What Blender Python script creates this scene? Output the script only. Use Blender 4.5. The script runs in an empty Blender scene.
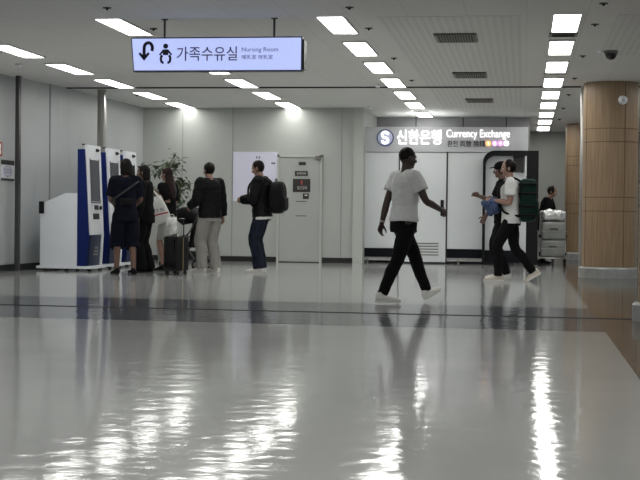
import bpy, bmesh, math, random
from mathutils import Vector, Matrix, noise
V = Vector
PI = math.pi
SC = bpy.context.scene
COL = SC.collection
random.seed(7)

# ------------------------------------------------------------------ camera
FPX, EYE, ROLL = 1394.0, 0.88, 0.0137
yc = V((204 / FPX, 21 / FPX, -1)).normalized()
u0 = V((math.sin(ROLL), math.cos(ROLL), 0))
zc = (u0 - yc * u0.dot(yc)).normalized()
xc = yc.cross(zc)
ROT = Matrix((xc, yc, zc))            # camera -> world
cam_data = bpy.data.cameras.new('camera')
cam_data.sensor_width = 36
cam_data.lens = FPX / 640 * 36
cam_data.clip_end = 200
cam = bpy.data.objects.new('camera', cam_data)
COL.objects.link(cam)
cam.matrix_world = Matrix.Translation((0, 0, EYE)) @ ROT.to_4x4()
SC.camera = cam


def at(x, y, Y):
    """world point on the vertical plane Y seen at pixel x, y (used to measure the photograph)"""
    d = ROT @ V(((x - 320) / FPX, (240 - y) / FPX, -1))
    return V((0, 0, EYE)) + d * (Y / d.y)


def X_(x, Y, y=215):
    return at(x, y, Y).x


def Z_(x, y, Y):
    return at(x, y, Y).z


# ------------------------------------------------------------------ materials
def mat(name, col, rough=0.6, metal=0.0, var=0.0, vscale=6.0, bump=0.0, bscale=40.0, emit=0.0, stretch=(1, 1, 1), spec=0.5, coat=0.0, bdist=0.01):
    m = bpy.data.materials.new(name)
    m.use_nodes = True
    nt = m.node_tree
    b = nt.nodes['Principled BSDF']
    c = (col[0], col[1], col[2], 1)
    b.inputs['Base Color'].default_value = c
    b.inputs['Roughness'].default_value = rough
    b.inputs['Metallic'].default_value = metal
    b.inputs['Specular IOR Level'].default_value = spec
    b.inputs['Coat Weight'].default_value = coat
    if emit:
        b.inputs['Emission Color'].default_value = c
        b.inputs['Emission Strength'].default_value = emit
    if var or bump:
        tc = nt.nodes.new('ShaderNodeTexCoord')
        mp = nt.nodes.new('ShaderNodeMapping')
        mp.inputs['Scale'].default_value = stretch
        nt.links.new(tc.outputs['Object'], mp.inputs['Vector'])
    if var:
        n = nt.nodes.new('ShaderNodeTexNoise')
        n.inputs['Scale'].default_value = vscale
        n.inputs['Detail'].default_value = 4
        nt.links.new(mp.outputs['Vector'], n.inputs['Vector'])
        r = nt.nodes.new('ShaderNodeValToRGB')
        r.color_ramp.elements[0].position = 0.3
        r.color_ramp.elements[1].position = 0.7
        r.color_ramp.elements[0].color = (col[0] * (1 - var), col[1] * (1 - var), col[2] * (1 - var), 1)
        r.color_ramp.elements[1].color = (min(1, col[0] * (1 + var)), min(1, col[1] * (1 + var)), min(1, col[2] * (1 + var)), 1)
        nt.links.new(n.outputs['Fac'], r.inputs['Fac'])
        nt.links.new(r.outputs['Color'], b.inputs['Base Color'])
    if bump:
        n2 = nt.nodes.new('ShaderNodeTexNoise')
        n2.inputs['Scale'].default_value = bscale
        n2.inputs['Detail'].default_value = 2
        nt.links.new(mp.outputs['Vector'], n2.inputs['Vector'])
        bp = nt.nodes.new('ShaderNodeBump')
        bp.inputs['Strength'].default_value = bump
        bp.inputs['Distance'].default_value = bdist
        nt.links.new(n2.outputs['Fac'], bp.inputs['Height'])
        nt.links.new(bp.outputs['Normal'], b.inputs['Normal'])
    return m


M = {
    'joint': mat('dark joint', (.010, .011, .015), .8, spec=.1),
    'wall': mat('painted wall', (.405, .425, .40), .55, var=.03, vscale=1.2),
    'wall_left': mat('painted panel wall', (.43, .45, .455), .45, var=.03, vscale=1.2),
    'wall_far': mat('far wall', (.36, .37, .34), .6, var=.04, vscale=1.2),
    'bulkhead': mat('shaded bulkhead grey', (.30, .30, .31), .6),  # grey made darker to carry the shade above the booth
    'baseboard': mat('black baseboard', (.008, .008, .009), .4),
    'metal': mat('brushed steel', (.42, .41, .39), .28, 1.0, var=.15, vscale=5, stretch=(1, 1, .2)),
    'darkmetal': mat('dark steel', (.09, .09, .09), .35, .8),
    'seam': mat('panel seam', (.26, .27, .27), .6),
    'door': mat('grey painted door', (.385, .405, .385), .45, var=.02, vscale=2),
    'doorframe': mat('door frame paint', (.46, .48, .45), .4),
    'plaque': mat('dark plaque', (.025, .022, .022), .4),
    'plaquered': mat('red mark', (.45, .06, .04), .5),
    'plaquewhite': mat('plaque lettering', (.6, .6, .58), .5),
    'lampframe': mat('lamp frame', (.62, .62, .60), .4),
    'lamp': mat('lamp diffuser', (1.0, .985, .95), .5, emit=9.0),
    'vent': mat('vent metal', (.20, .19, .17), .4, .5),
    'ventdark': mat('vent dark', (.03, .028, .025), .6),
    'black': mat('black plastic', (.007, .007, .008), .4, spec=.2),
    'blackgloss': mat('black gloss', (.008, .008, .009), .08),
    'whiteplastic': mat('white plastic', (.84, .87, .91), .35, var=.02, vscale=3),
    'booth': mat('white booth laminate', (.72, .75, .765), .35, var=.02, vscale=2),
    'header': mat('grey header panel', (.60, .61, .64), .4),
    'litwhite': mat('lit white letters', (1, .97, .98), .5, emit=1.0),
    'litorange': mat('lit orange', (1, .45, .12), .5, emit=1.1),
    'litpurple': mat('lit purple', (.62, .38, .85), .5, emit=1.1),
    'litpink': mat('lit pink', (.9, .3, .65), .5, emit=1.1),
    'blackletter': mat('black letters', (.01, .01, .012), .5),
    'emblem': mat('emblem rim', (.10, .13, .30), .25, .4),
    'emblemball': mat('emblem ball', (.42, .46, .60), .3, emit=.2),
    'blue': mat('blue machine shell', (.006, .018, .13), .4, spec=.2),
    'bluepanel': mat('blue machine panel', (.008, .016, .06), .35, spec=.2),
    'screen': mat('dark screen', (.03, .033, .03), .15, spec=.2, var=.5, vscale=4),
    'lightbox': mat('backlit pale blue face', (.50, .58, .98), .4, emit=.62),
    'signframe': mat('sign frame', (.03, .03, .035), .4),
    'signdark': mat('sign dark ink', (.012, .012, .03), .5),
    'signpurple': mat('sign purple ink', (.11, .075, .18), .5),
    'signpale': mat('sign pale ink', (.24, .23, .42), .5),
    'poster': mat('lilac white board', (.68, .68, .82), .4),
    'leaf': mat('dark green leaves', (.035, .065, .02), .5, var=.5, vscale=9),
    'bark': mat('bark', (.10, .07, .045), .8),
    'pot': mat('grey pot', (.2, .2, .19), .5),
    'soil': mat('soil', (.03, .02, .015), .9),
    'silver': mat('silver wrap', (.75, .76, .76), .25, .7, bump=1.0, bscale=14, bdist=.03),
    'greycase': mat('grey case shell', (.20, .21, .20), .35, var=.15, vscale=4),
    'rubber': mat('rubber', (.012, .012, .012), .7),
    # people
    'skin_dark': mat('dark brown skin', (.036, .018, .012), .5),
    'skin_light': mat('light skin', (.27, .155, .115), .5),
    'skin_tan': mat('tan skin', (.13, .07, .05), .5),
    'hair': mat('black hair', (.006, .005, .0045), .4, bump=.6, bscale=60, stretch=(1, 1, .15), spec=.12),
    'hairred': mat('very dark brown hair', (.018, .008, .008), .4, bump=.6, bscale=60, stretch=(1, 1, .15), spec=.12),
    'eye': mat('eye white', (.7, .7, .68), .2),
    'iris': mat('iris', (.02, .012, .008), .15),
    'lips': mat('lips', (.22, .08, .07), .45),
    'lipsdark': mat('dark lips', (.07, .03, .025), .45),
    'whitecotton': mat('white cotton', (.62, .63, .62), .85, bump=.25, bscale=220, spec=.12),
    'blackcotton': mat('black cotton', (.0045, .0045, .0055), .9, bump=.25, bscale=220, spec=.12),
    'navycotton': mat('navy cotton', (.005, .006, .013), .9, bump=.25, bscale=220, spec=.12),
    'blackdenim': mat('black trousers cloth', (.0045, .0045, .0055), .85, bump=.2, bscale=200, spec=.12),
    'greyjersey': mat('grey jersey', (.27, .26, .245), .9, var=.06, vscale=30, bump=.25, bscale=220, spec=.12),
    'palegrey': mat('pale grey cloth', (.36, .36, .34), .9, bump=.2, bscale=200, spec=.12),
    'denim': mat('dark blue denim', (.012, .015, .027), .85, var=.35, vscale=14, bump=.3, bscale=260, spec=.12),
    'blackshell': mat('black shell fabric', (.005, .005, .006), .6, bump=.3, bscale=120, spec=.12),
    'greenshell': mat('dark green fabric', (.0035, .019, .014), .6, bump=.3, bscale=90, spec=.12),
    'bluecloth': mat('blue denim cloth', (.06, .085, .165), .85, var=.3, vscale=12, bump=.3, bscale=200, spec=.12),
    'whiteshoe': mat('white shoe leather', (.66, .65, .62), .5),
    'beigeshoe': mat('cream shoe', (.50, .46, .38), .6),
    'sole': mat('white sole', (.62, .61, .58), .6),
    'totecloth': mat('white tote cloth', (.62, .62, .60), .85, bump=.3, bscale=150),
    'green': mat('green print', (.16, .50, .12), .7),
    'redprint': mat('red print', (.38, .05, .06), .7),
    'greyprint': mat('grey print', (.12, .13, .14), .7),
    'strapgrey': mat('grey strap', (.022, .022, .026), .7),
    'brass': mat('brass trim', (.30, .24, .12), .35, .8),
    'signred': mat('red sign paint', (.35, .05, .03), .5),
    'camdome': mat('dark dome', (.01, .01, .01), .05),
}


def wood_mat():
    m = bpy.data.materials.new('oak panelling')
    m.use_nodes = True
    nt = m.node_tree
    b = nt.nodes['Principled BSDF']
    tc = nt.nodes.new('ShaderNodeTexCoord')
    mp = nt.nodes.new('ShaderNodeMapping')
    mp.inputs['Scale'].default_value = (14, 14, .6)
    nt.links.new(tc.outputs['Object'], mp.inputs['Vector'])
    n = nt.nodes.new('ShaderNodeTexNoise')
    n.inputs['Scale'].default_value = 3
    n.inputs['Detail'].default_value = 6
    nt.links.new(mp.outputs['Vector'], n.inputs['Vector'])
    r = nt.nodes.new('ShaderNodeValToRGB')
    r.color_ramp.elements[0].position = .3
    r.color_ramp.elements[1].position = .72
    r.color_ramp.elements[0].color = (.22, .145, .082, 1)
    r.color_ramp.elements[1].color = (.32, .225, .135, 1)
    nt.links.new(n.outputs['Fac'], r.inputs['Fac'])
    nt.links.new(r.outputs['Color'], b.inputs['Base Color'])
    b.inputs['Roughness'].default_value = .45
    return m


def floor_mat(name, col):
    """worn waxed vinyl: matt sheet under a thin uneven polish"""
    m = bpy.data.materials.new(name)
    m.use_nodes = True
    nt = m.node_tree
    nt.nodes.remove(nt.nodes['Principled BSDF'])
    N = nt.nodes.new
    L = nt.links.new
    tc = N('ShaderNodeTexCoord')
    v = N('ShaderNodeTexNoise')
    v.inputs['Scale'].default_value = 1.1
    v.inputs['Detail'].default_value = 5
    L(tc.outputs['Object'], v.inputs['Vector'])
    r = N('ShaderNodeValToRGB')
    r.color_ramp.elements[0].position = .3
    r.color_ramp.elements[1].position = .7
    r.color_ramp.elements[0].color = [c * .94 for c in col] + [1]
    r.color_ramp.elements[1].color = [c * 1.05 for c in col] + [1]
    L(v.outputs['Fac'], r.inputs['Fac'])
    n = N('ShaderNodeTexNoise')
    n.inputs['Scale'].default_value = 6.5
    n.inputs['Detail'].default_value = 3
    n.inputs['Roughness'].default_value = .45
    L(tc.outputs['Object'], n.inputs['Vector'])
    b = N('ShaderNodeBump')
    b.inputs['Strength'].default_value = 1
    b.inputs['Distance'].default_value = .0025
    L(n.outputs['Fac'], b.inputs['Height'])
    d = N('ShaderNodeBsdfDiffuse')
    L(r.outputs['Color'], d.inputs['Color'])
    g = N('ShaderNodeBsdfGlossy')
    g.inputs['Roughness'].default_value = .08
    L(b.outputs['Normal'], g.inputs['Normal'])
    f = N('ShaderNodeFresnel')
    f.inputs['IOR'].default_value = 1.5
    k = N('ShaderNodeMath')
    k.operation = 'MULTIPLY'
    k.inputs[1].default_value = .98
    L(f.outputs['Fac'], k.inputs[0])
    x = N('ShaderNodeMixShader')
    L(k.outputs[0], x.inputs['Fac'])
    L(d.outputs['BSDF'], x.inputs[1])
    L(g.outputs['BSDF'], x.inputs[2])
    L(x.outputs['Shader'], nt.nodes['Material Output'].inputs['Surface'])
    return m


M['floor'] = floor_mat('light vinyl floor', (.53, .545, .535))
M['band'] = floor_mat('grey vinyl band', (.19, .20, .222))
M['brown'] = floor_mat('brown vinyl band', (.20, .165, .135))
M['aisle'] = floor_mat('grey vinyl aisle', (.15, .15, .14))
M['wood'] = wood_mat()
M['groove'] = mat('dark groove', (.11, .065, .035), .6)
M['stone'] = mat('grey stone base', (.30, .31, .30), .3, var=.12, vscale=12)


def ceiling_mat(name, col, holes):
    m = mat(name, col, .75)
    nt = m.node_tree
    b = nt.nodes['Principled BSDF']
    tc = nt.nodes.new('ShaderNodeTexCoord')
    if holes:
        w = nt.nodes.new('ShaderNodeTexVoronoi')
        w.voronoi_dimensions = '2D'
        w.inputs['Scale'].default_value = 12
        w.inputs['Randomness'].default_value = 0
        r = nt.nodes.new('ShaderNodeValToRGB')
        r.color_ramp.elements[0].position = .22
        r.color_ramp.elements[1].position = .30
        r.color_ramp.elements[0].color = (col[0] * .80, col[1] * .80, col[2] * .80, 1)
        r.color_ramp.elements[1].color = (col[0], col[1], col[2], 1)
        nt.links.new(tc.outputs['Object'], w.inputs['Vector'])
        nt.links.new(w.outputs['Distance'], r.inputs['Fac'])
        nt.links.new(r.outputs['Color'], b.inputs['Base Color'])
    else:
        w = nt.nodes.new('ShaderNodeTexBrick')
        w.offset = 0
        w.inputs['Scale'].default_value = 1
        w.inputs['Mortar Size'].default_value = .004
        w.inputs['Brick Width'].default_value = .6
        w.inputs['Row Height'].default_value = 1.08
        w.inputs['Color1'].default_value = (col[0], col[1], col[2], 1)
        w.inputs['Color2'].default_value = (col[0] * .97, col[1] * .97, col[2] * .97, 1)
        w.inputs['Mortar'].default_value = (col[0] * .8, col[1] * .8, col[2] * .8, 1)
        nt.links.new(tc.outputs['Object'], w.inputs['Vector'])
        nt.links.new(w.outputs['Color'], b.inputs['Base Color'])
    return m


M['ceiling'] = ceiling_mat('ceiling panels', (.70, .695, .67), False)
M['perforated'] = ceiling_mat('perforated ceiling panels', (.66, .655, .63), True)


# ------------------------------------------------------------------ mesh helpers
def box(bm, x0, x1, y0, y1, z0, z1, bev=0.0):
    vs = [bm.verts.new((x, y, z)) for x in (x0, x1) for y in (y0, y1) for z in (z0, z1)]
    fs = [(0, 1, 3, 2), (4, 6, 7, 5), (0, 4, 5, 1), (2, 3, 7, 6), (0, 2, 6, 4), (1, 5, 7, 3)]
    faces = [bm.faces.new([vs[i] for i in f]) for f in fs]
    if bev:
        es = list({e for f in faces for e in f.edges})
        bmesh.ops.bevel(bm, geom=es, offset=bev, segments=2, profile=.6, affect='EDGES')


def prism(bm, poly, a, b, axis='y', bev=0.0):
    """extrude a 2D polygon; axis y: polygon in x,z; axis z: polygon in x,y; axis x: polygon in y,z"""
    def P(p, t):
        return (p[0], t, p[1]) if axis == 'y' else ((p[0], p[1], t) if axis == 'z' else (t, p[0], p[1]))
    A = [bm.verts.new(P(p, a)) for p in poly]
    B = [bm.verts.new(P(p, b)) for p in poly]
    n = len(poly)
    fs = [bm.faces.new(A), bm.faces.new(B[::-1])]
    for i in range(n):
        fs.append(bm.faces.new((A[i], B[i], B[(i + 1) % n], A[(i + 1) % n])))
    bmesh.ops.recalc_face_normals(bm, faces=fs)
    if bev:
        es = list({e for f in fs[:2] for e in f.edges})
        bmesh.ops.bevel(bm, geom=es, offset=bev, segments=2, profile=.6, affect='EDGES')


def loft(bm, secs, n=16):
    """closed tube through ellipse sections (centre, u, v)"""
    rings = []
    for c, u, v in secs:
        rings.append([bm.verts.new(V(c) + V(u) * math.cos(2 * PI * i / n) + V(v) * math.sin(2 * PI * i / n)) for i in range(n)])
    fs = [bm.faces.new(rings[0][::-1]), bm.faces.new(rings[-1])]
    for a, b in zip(rings, rings[1:]):
        for i in range(n):
            fs.append(bm.faces.new((a[i], a[(i + 1) % n], b[(i + 1) % n], b[i])))
    bmesh.ops.recalc_face_normals(bm, faces=fs)


def catmull(pts, rad, sub):
    P = [V(p) for p in pts]
    if len(P) < 3 or sub < 2:
        return P, list(rad)
    out, ro = [], []
    for i in range(len(P) - 1):
        p0, p1, p2, p3 = P[max(0, i - 1)], P[i], P[i + 1], P[min(len(P) - 1, i + 2)]
        for k in range(sub):
            t = k / sub
            out.append(.5 * ((2 * p1) + (p2 - p0) * t + (2 * p0 - 5 * p1 + 4 * p2 - p3) * t * t + (3 * p1 - p0 - 3 * p2 + p3) * t ** 3))
            ro.append(rad[i] * (1 - t) + rad[i + 1] * t)
    out.append(P[-1])
    ro.append(rad[-1])
    return out, ro


def tube(bm, pts, rad, n=12, r0=True, r1=True, sub=3):
    """tapered tube with rounded or flat ends"""
    if not isinstance(rad, (list, tuple)):
        rad = [rad] * len(pts)
    P, R = catmull(pts, rad, sub)
    T = []
    for i in range(len(P)):
        t = P[min(i + 1, len(P) - 1)] - P[max(i - 1, 0)]
        T.append(t.normalized() if t.length > 1e-9 else V((0, 0, 1)))
    up = V((1, 0, 0)) if abs(T[0].x) < .8 else V((0, 1, 0))
    a = (up - T[0] * up.dot(T[0])).normalized()
    secs = []
    if r0:
        for k in (80, 55, 30):
            q = math.radians(k)
            secs.append((P[0] - T[0] * R[0] * math.sin(q), T[0], a, R[0] * math.cos(q)))
    for p, t, r in zip(P, T, R):
        a = (a - t * a.dot(t)).normalized()
        secs.append((p, t, a, r))
    if r1:
        for k in (30, 55, 80):
            q = math.radians(k)
            secs.append((P[-1] + T[-1] * R[-1] * math.sin(q), T[-1], a, R[-1] * math.cos(q)))
    loft(bm, [(c, aa * r, t.cross(aa) * r) for c, t, aa, r in secs], n)


def ball(bm, c, rx, ry=None, rz=None, mtx=None, seg=16):
    ry = rx if ry is None else ry
    rz = rx if rz is None else rz
    m = Matrix.Translation(c) @ Matrix.Diagonal((rx, ry, rz, 1))
    if mtx is not None:
        m = mtx @ m
    bmesh.ops.create_uvsphere(bm, u_segments=seg, v_segments=max(8, seg // 2 + 2), radius=1, matrix=m)


def cyl(bm, c, r, h, axis='z', n=24, r2=None):
    """cylinder from base centre c along axis"""
    c = V(c)
    d = {'x': V((1, 0, 0)), 'y': V((0, 1, 0)), 'z': V((0, 0, 1))}[axis]
    a = {'x': V((0, 1, 0)), 'y': V((1, 0, 0)), 'z': V((1, 0, 0))}[axis]
    r2 = r if r2 is None else r2
    loft(bm, [(c, a * r, d.cross(a) * r), (c + d * h, a * r2, d.cross(a) * r2)], n)


def obj(name, bm, m, parent=None, smooth=False, kind=None):
    me = bpy.data.meshes.new(name)
    if isinstance(bm, bpy.types.Mesh):
        me = bm
        me.name = name
    else:
        bm.to_mesh(me)
        bm.free()
    if m is not None:
        for mm in (m if isinstance(m, (list, tuple)) else [m]):
            me.materials.append(mm)
    if smooth:
        for p in me.polygons:
            p.use_smooth = True
    o = bpy.data.objects.new(name, me)
    COL.objects.link(o)
    if parent is not None:
        o.parent = parent
    if kind:
        o['kind'] = kind
    if not smooth and len(me.polygons) > 20:
        sharpen(me)
    return o


def sharpen(me, ang=.6):
    b = bmesh.new()
    b.from_mesh(me)
    for e in b.edges:
        e.smooth = len(e.link_faces) == 2 and e.calc_face_angle(4) < ang
    for f in b.faces:
        f.smooth = True
    b.to_mesh(me)
    b.free()


def nb():
    return bmesh.new()


def thing(name, label, cat, loc=(0, 0, 0), rz=0.0, group=None):
    o = bpy.data.objects.new(name, None)
    o.empty_display_size = .1
    COL.objects.link(o)
    o.location = loc
    o.rotation_euler = (0, 0, rz)
    return tag(o, label, cat, group)


def tag(o, label, cat, group=None):
    o['label'] = label
    o['category'] = cat
    if group:
        o['group'] = group
    return o


def kids(o):
    return [c for c in COL.objects if c.parent == o]


def dup(o, loc, label, rz=None):
    c = o.copy()
    COL.objects.link(c)
    c.location = loc
    c['label'] = label
    if rz is not None:
        c.rotation_euler = (0, 0, rz)
    for ch in kids(o):
        k = ch.copy()
        COL.objects.link(k)
        k.parent = c
        for g in kids(ch):
            q = g.copy()
            COL.objects.link(q)
            q.parent = k
    return c


def remesh(bm, voxel=.008, smooth=2, wr=0.0, wscale=(7, 7, 14), seed=0.0):
    """merge overlapping solids into one continuous surface, optionally with cloth wrinkles"""
    me = bpy.data.meshes.new('tmp')
    bm.to_mesh(me)
    bm.free()
    o = bpy.data.objects.new('tmp', me)
    COL.objects.link(o)
    md = o.modifiers.new('r', 'REMESH')
    md.mode = 'VOXEL'
    md.voxel_size = voxel
    md.use_smooth_shade = True
    dg = bpy.context.evaluated_depsgraph_get()
    res = bpy.data.meshes.new_from_object(o.evaluated_get(dg))
    bpy.data.objects.remove(o)
    bpy.data.meshes.remove(me)
    b2 = nb()
    b2.from_mesh(res)
    for _ in range(smooth):
        bmesh.ops.smooth_vert(b2, verts=b2.verts, factor=.5, use_axis_x=True, use_axis_y=True, use_axis_z=True)
    if wr:
        b2.normal_update()
        s = V((seed, seed * 1.7, seed * .6))
        for v in b2.verts:
            p = V((v.co.x * wscale[0], v.co.y * wscale[1], v.co.z * wscale[2])) + s
            w = noise.noise(p) + .5 * noise.noise(p * 2.1)
            v.co += v.normal * (w * wr)
    b2.to_mesh(res)
    b2.free()
    for p in res.polygons:
        p.use_smooth = True
    return res


def lettering(name, text, x0, x1, z0, z1, y, m, parent, depth=.004, thick=0.0, font_up=False):
    """text fitted to a rectangle on the plane Y = y facing the viewer (-Y)"""
    c = bpy.data.curves.new('t', 'FONT')
    c.body = text
    c.size = 1
    c.extrude = .02
    c.offset = thick
    c.resolution_u = 3
    o = bpy.data.objects.new('t', c)
    COL.objects.link(o)
    dg = bpy.context.evaluated_depsgraph_get()
    dg.update()
    me = bpy.data.meshes.new_from_object(o.evaluated_get(dg))
    bpy.data.objects.remove(o)
    me.materials.clear()
    xs = [v.co.x for v in me.vertices]
    ys = [v.co.y for v in me.vertices]
    ax, bx, ay, by = min(xs), max(xs), min(ys), max(ys)
    for v in me.vertices:
        zz = v.co.z
        v.co = V((x0 + (v.co.x - ax) / (bx - ax) * (x1 - x0), y - (zz + .02) / .04 * depth, z0 + (v.co.y - ay) / (by - ay) * (z1 - z0)))
    return obj(name, me, m, parent)


# ------------------------------------------------------------------ setting
HC = 2.965


def ramp_y(Y, x, slope=-.028):
    return Y + slope * x


def struct(name, bm, m, parent=None, smooth=False):
    return obj(name, bm, m, parent, smooth, 'structure' if parent is None else None)


bm = nb()


def quad(bm, pts, mi):
    f = bm.faces.new([bm.verts.new(p) for p in pts])
    f.material_index = mi
    if f.normal.z < 0:
        f.normal_flip()


def fl(x0, x1, y0, y1, mi, s0=-.028, s1=-.028):
    quad(bm, [(x0, ramp_y(y0, x0, s0), 0), (x1, ramp_y(y0, x1, s0), 0), (x1, ramp_y(y1, x1, s1), 0), (x0, ramp_y(y1, x0, s1), 0)], mi)


XB0, XB1 = .645, .94
SY, SW = 12.66, .075
fl(-9, XB0, -1.0, 11.15, 0, 0)
fl(-9, XB0, 11.15, SY - SW, 1)
fl(-9, 8, SY - SW, SY + SW, 4)
fl(-9, XB0, SY + SW, 14.08, 1)
fl(XB0, 8, -1.0, SY - SW, 2, 0)
fl(XB0, 8, SY + SW, 14.08, 2)
fl(-9, XB0, 14.08, 34.5, 0, -.028, 0)
fl(XB0, XB1, 14.08, 34.5, 2, -.028, 0)
fl(XB1, 8, 14.08, 34.5, 3, -.028, 0)
bm.normal_update()
for f in bm.faces:
    if f.normal.z < 0:
        f.normal_flip()
struct('floor', bm, [M['floor'], M['band'], M['brown'], M['aisle'], M['joint']])

# ceiling: panels, two perforated fields, dark shutter slot
bm = nb()
box(bm, -9, 8, 14.25, 22.20, HC, 3.2)
box(bm, -9, 8, 22.27, 34.5, HC, 3.2)
box(bm, -9, 8, 22.20, 22.27, 3.06, 3.2)
box(bm, -9, 8, -1, 14.25, HC - .03, 3.2)
struct('ceiling', bm, M['ceiling'])
bm = nb()
box(bm, -9, 8, 22.17, 22.30, HC - .012, HC + .08)
struct('trim_1', bm, M['joint'])
bm = nb()
for a, b in ((14.45, 22.05), (22.45, 26.4)):
    box(bm, -1.55, -.05, a, b, HC - .006, HC)
    box(bm, .92, 2.6, a, min(b, 18), HC - .006, HC) if a < 20 else None
struct('trim_2', bm, M['perforated'])

# walls
bm = nb()
box(bm, -7.55, -3.06, 26.4, 26.6, 0, HC)
box(bm, -3.26, -3.06, 26.6, 29.1, 0, HC)
struct('wall_back', bm, M['wall'])
bm = nb()
for x in (X_(182, 26.4), X_(232, 26.4), X_(341, 26.4)):
    box(bm, x - .006, x + .006, 26.394, 26.4, .1, HC)
struct('trim_3', bm, M['seam'])
plan = [(-7.76, 13.0), (-7.76, 20.55), (-7.70, 20.62), (-7.66, 21.2), (-7.58, 21.6), (-7.52, 21.9), (-7.50, 22.4), (-7.49, 23.6), (-7.36, 26.5)]
poly = plan + [(-8.2, 26.5), (-8.2, 13.0)]
bm = nb()
prism(bm, poly, 0, HC, 'z')
struct('wall_left', bm, M['wall_left'])
bm = nb()
for a, b in zip(plan, plan[1:]):
    d = (V(b) - V(a)).normalized() if False else None
    prism(bm, [a, b, (b[0] + .012, b[1]), (a[0] + .012, a[1])], 0, .10, 'z')
struct('baseboard_left', bm, M['baseboard'])
bm = nb()
for Y in (21.62,):
    x = next(a[0] + (b[0] - a[0]) * (Y - a[1]) / (b[1] - a[1]) for a, b in zip(plan, plan[1:]) if a[1] <= Y <= b[1])
    box(bm, x - .004, x + .008, Y - .02, Y + .02, .1, HC)
struct('trim_4', bm, M['seam'])
bm = nb()
d0, d1 = X_(277, 26.4), X_(322, 26.4)
box(bm, -7.3, d0 - .01, 26.385, 26.4, 0, .1)
box(bm, d1 + .01, X_(353, 26.4), 26.385, 26.4, 0, .1)
struct('baseboard_back', bm, M['baseboard'])
bm = nb()
box(bm, X_(353, 26.4), -3.04, 26.36, 26.4, 0, HC)
struct('trim_5', bm, M['doorframe'])
bm = nb()
box(bm, -3.06, .09, 28.95, 29.2, 0, HC)
box(bm, -.06, .09, 29.2, 34, 0, HC)
struct('wall_inner', bm, M['bulkhead'])
bm = nb()
for px in (415, 462, 505):
    box(bm, X_(px, 28.95) - .012, X_(px, 28.95) + .012, 28.93, 28.95, 0, HC)
struct('trim_6', bm, M['darkmetal'])
bm = nb()
box(bm, .09, 8, 33.8, 34, 0, HC)
struct('wall_far', bm, M['wall_far'])

# door in the back wall
DY = 26.385
bm = nb()
zt = Z_(300, 155, 26.4)
w = .045
box(bm, d0, d0 + w, DY - .03, DY + .01, 0, zt)
box(bm, d1 - w, d1, DY - .03, DY + .01, 0, zt)
box(bm, d0, d1, DY - .03, DY + .01, zt - w, zt)
door = struct('door_1', bm, M['doorframe'])
bm = nb()
box(bm, d0 + w + .006, d1 - w - .006, DY - .012, DY + .01, .015, zt - w - .006)
leaf = obj('door_panel', bm, M['door'], door)


def plate(bm, x0, x1, y0, y1, Y=DY, t=.01, out=.012):
    a, b = at(x0, y1, Y), at(x1, y0, Y)
    box(bm, a.x, b.x, Y - out - t, Y - out, a.z, b.z)
    return a, b


for (x0, x1, y0, y1) in ((299, 306, 162, 165.3), (295, 308, 171, 176), (293, 310.5, 179, 192), (303, 309, 193.5, 199)):
    bm = nb()
    a, b = plate(bm, x0, x1, y0, y1)
    pl = obj('door_plaque', bm, M['plaque'], leaf)
    bm = nb()
    yy = DY - .0225
    wd, ht = b.x - a.x, b.z - a.z
    if x0 == 293:
        lettering('plaque_mark', '접근금지', a.x + wd * .25, a.x + wd * .8, a.z + ht * .2, a.z + ht * .45, yy, M['plaquewhite'], leaf, .003)
        tube(bm, [(a.x + wd * .5, yy, a.z + ht * .6), (a.x + wd * .5, yy, a.z + ht * .85)], .014, 8)
        obj('plaque_mark', bm, M['plaquered'], leaf)
    elif x0 == 295:
        lettering('plaque_mark', '관계자외', a.x + wd * .15, a.x + wd * .85, a.z + ht * .25, a.z + ht * .75, yy, M['plaquewhite'], leaf, .003)
        bm.free()
    elif x0 == 303:
        box(bm, a.x + wd * .3, a.x + wd * .75, yy - .003, yy, a.z + ht * .55, a.z + ht * .8)
        obj('plaque_mark', bm, M['plaquewhite'], leaf)
    else:
        bm.free()
bm = nb()
plate(bm, 296, 306.5, 201.2, 201.8, t=.004)
plate(bm, 296, 306.5, 215.6, 216.2, t=.004)
obj('door_slot', bm, M['plaque'], leaf)
bm = nb()
p = at(283.5, 213.5, DY)
cyl(bm, (p.x, DY - .02, p.z), .035, .01, 'y')
tube(bm, [(p.x, DY - .012, p.z), (p.x, DY - .05, p.z)], .014)
ball(bm, (p.x, DY - .07, p.z), .03, .026, .03)
obj('door_handle', bm, M['metal'], leaf, True)
bm = nb()
a, b = at(316, 159.5, DY), at(321, 156, DY)
box(bm, a.x, b.x, DY - .09, DY - .03, a.z, b.z)
obj('door_closer', bm, M['vent'], door)
bm = nb()
box(bm, d0 + w, d1 - w, DY - .035, DY - .01, 0, .014)
obj('door_threshold', bm, M['black'], door)

# shutter guide posts, standing at both ends of the ceiling slots
def post(px, Y, w, d, m, label):
    x = X_(px, Y)
    bm = nb()
    box(bm, x - w / 2, x + w / 2, Y - d / 2, Y + d / 2, 0, HC, .006)
    box(bm, x - .012, x + .012, Y - d / 2 - .004, Y - d / 2, 0, HC)
    return tag(obj('shutter_post', bm, m), label, 'post')


post(17.5, 20.30, .06, .10, M['darkmetal'], 'slim dark steel shutter post standing left of the white check-in machine')
post(101, 22.60, .12, .12, M['metal'], 'wide brushed steel post behind the nearest check-in machine')
post(582, 22.24, .09, .16, M['metal'], 'brushed steel shutter post standing against the big wooden column')


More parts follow.
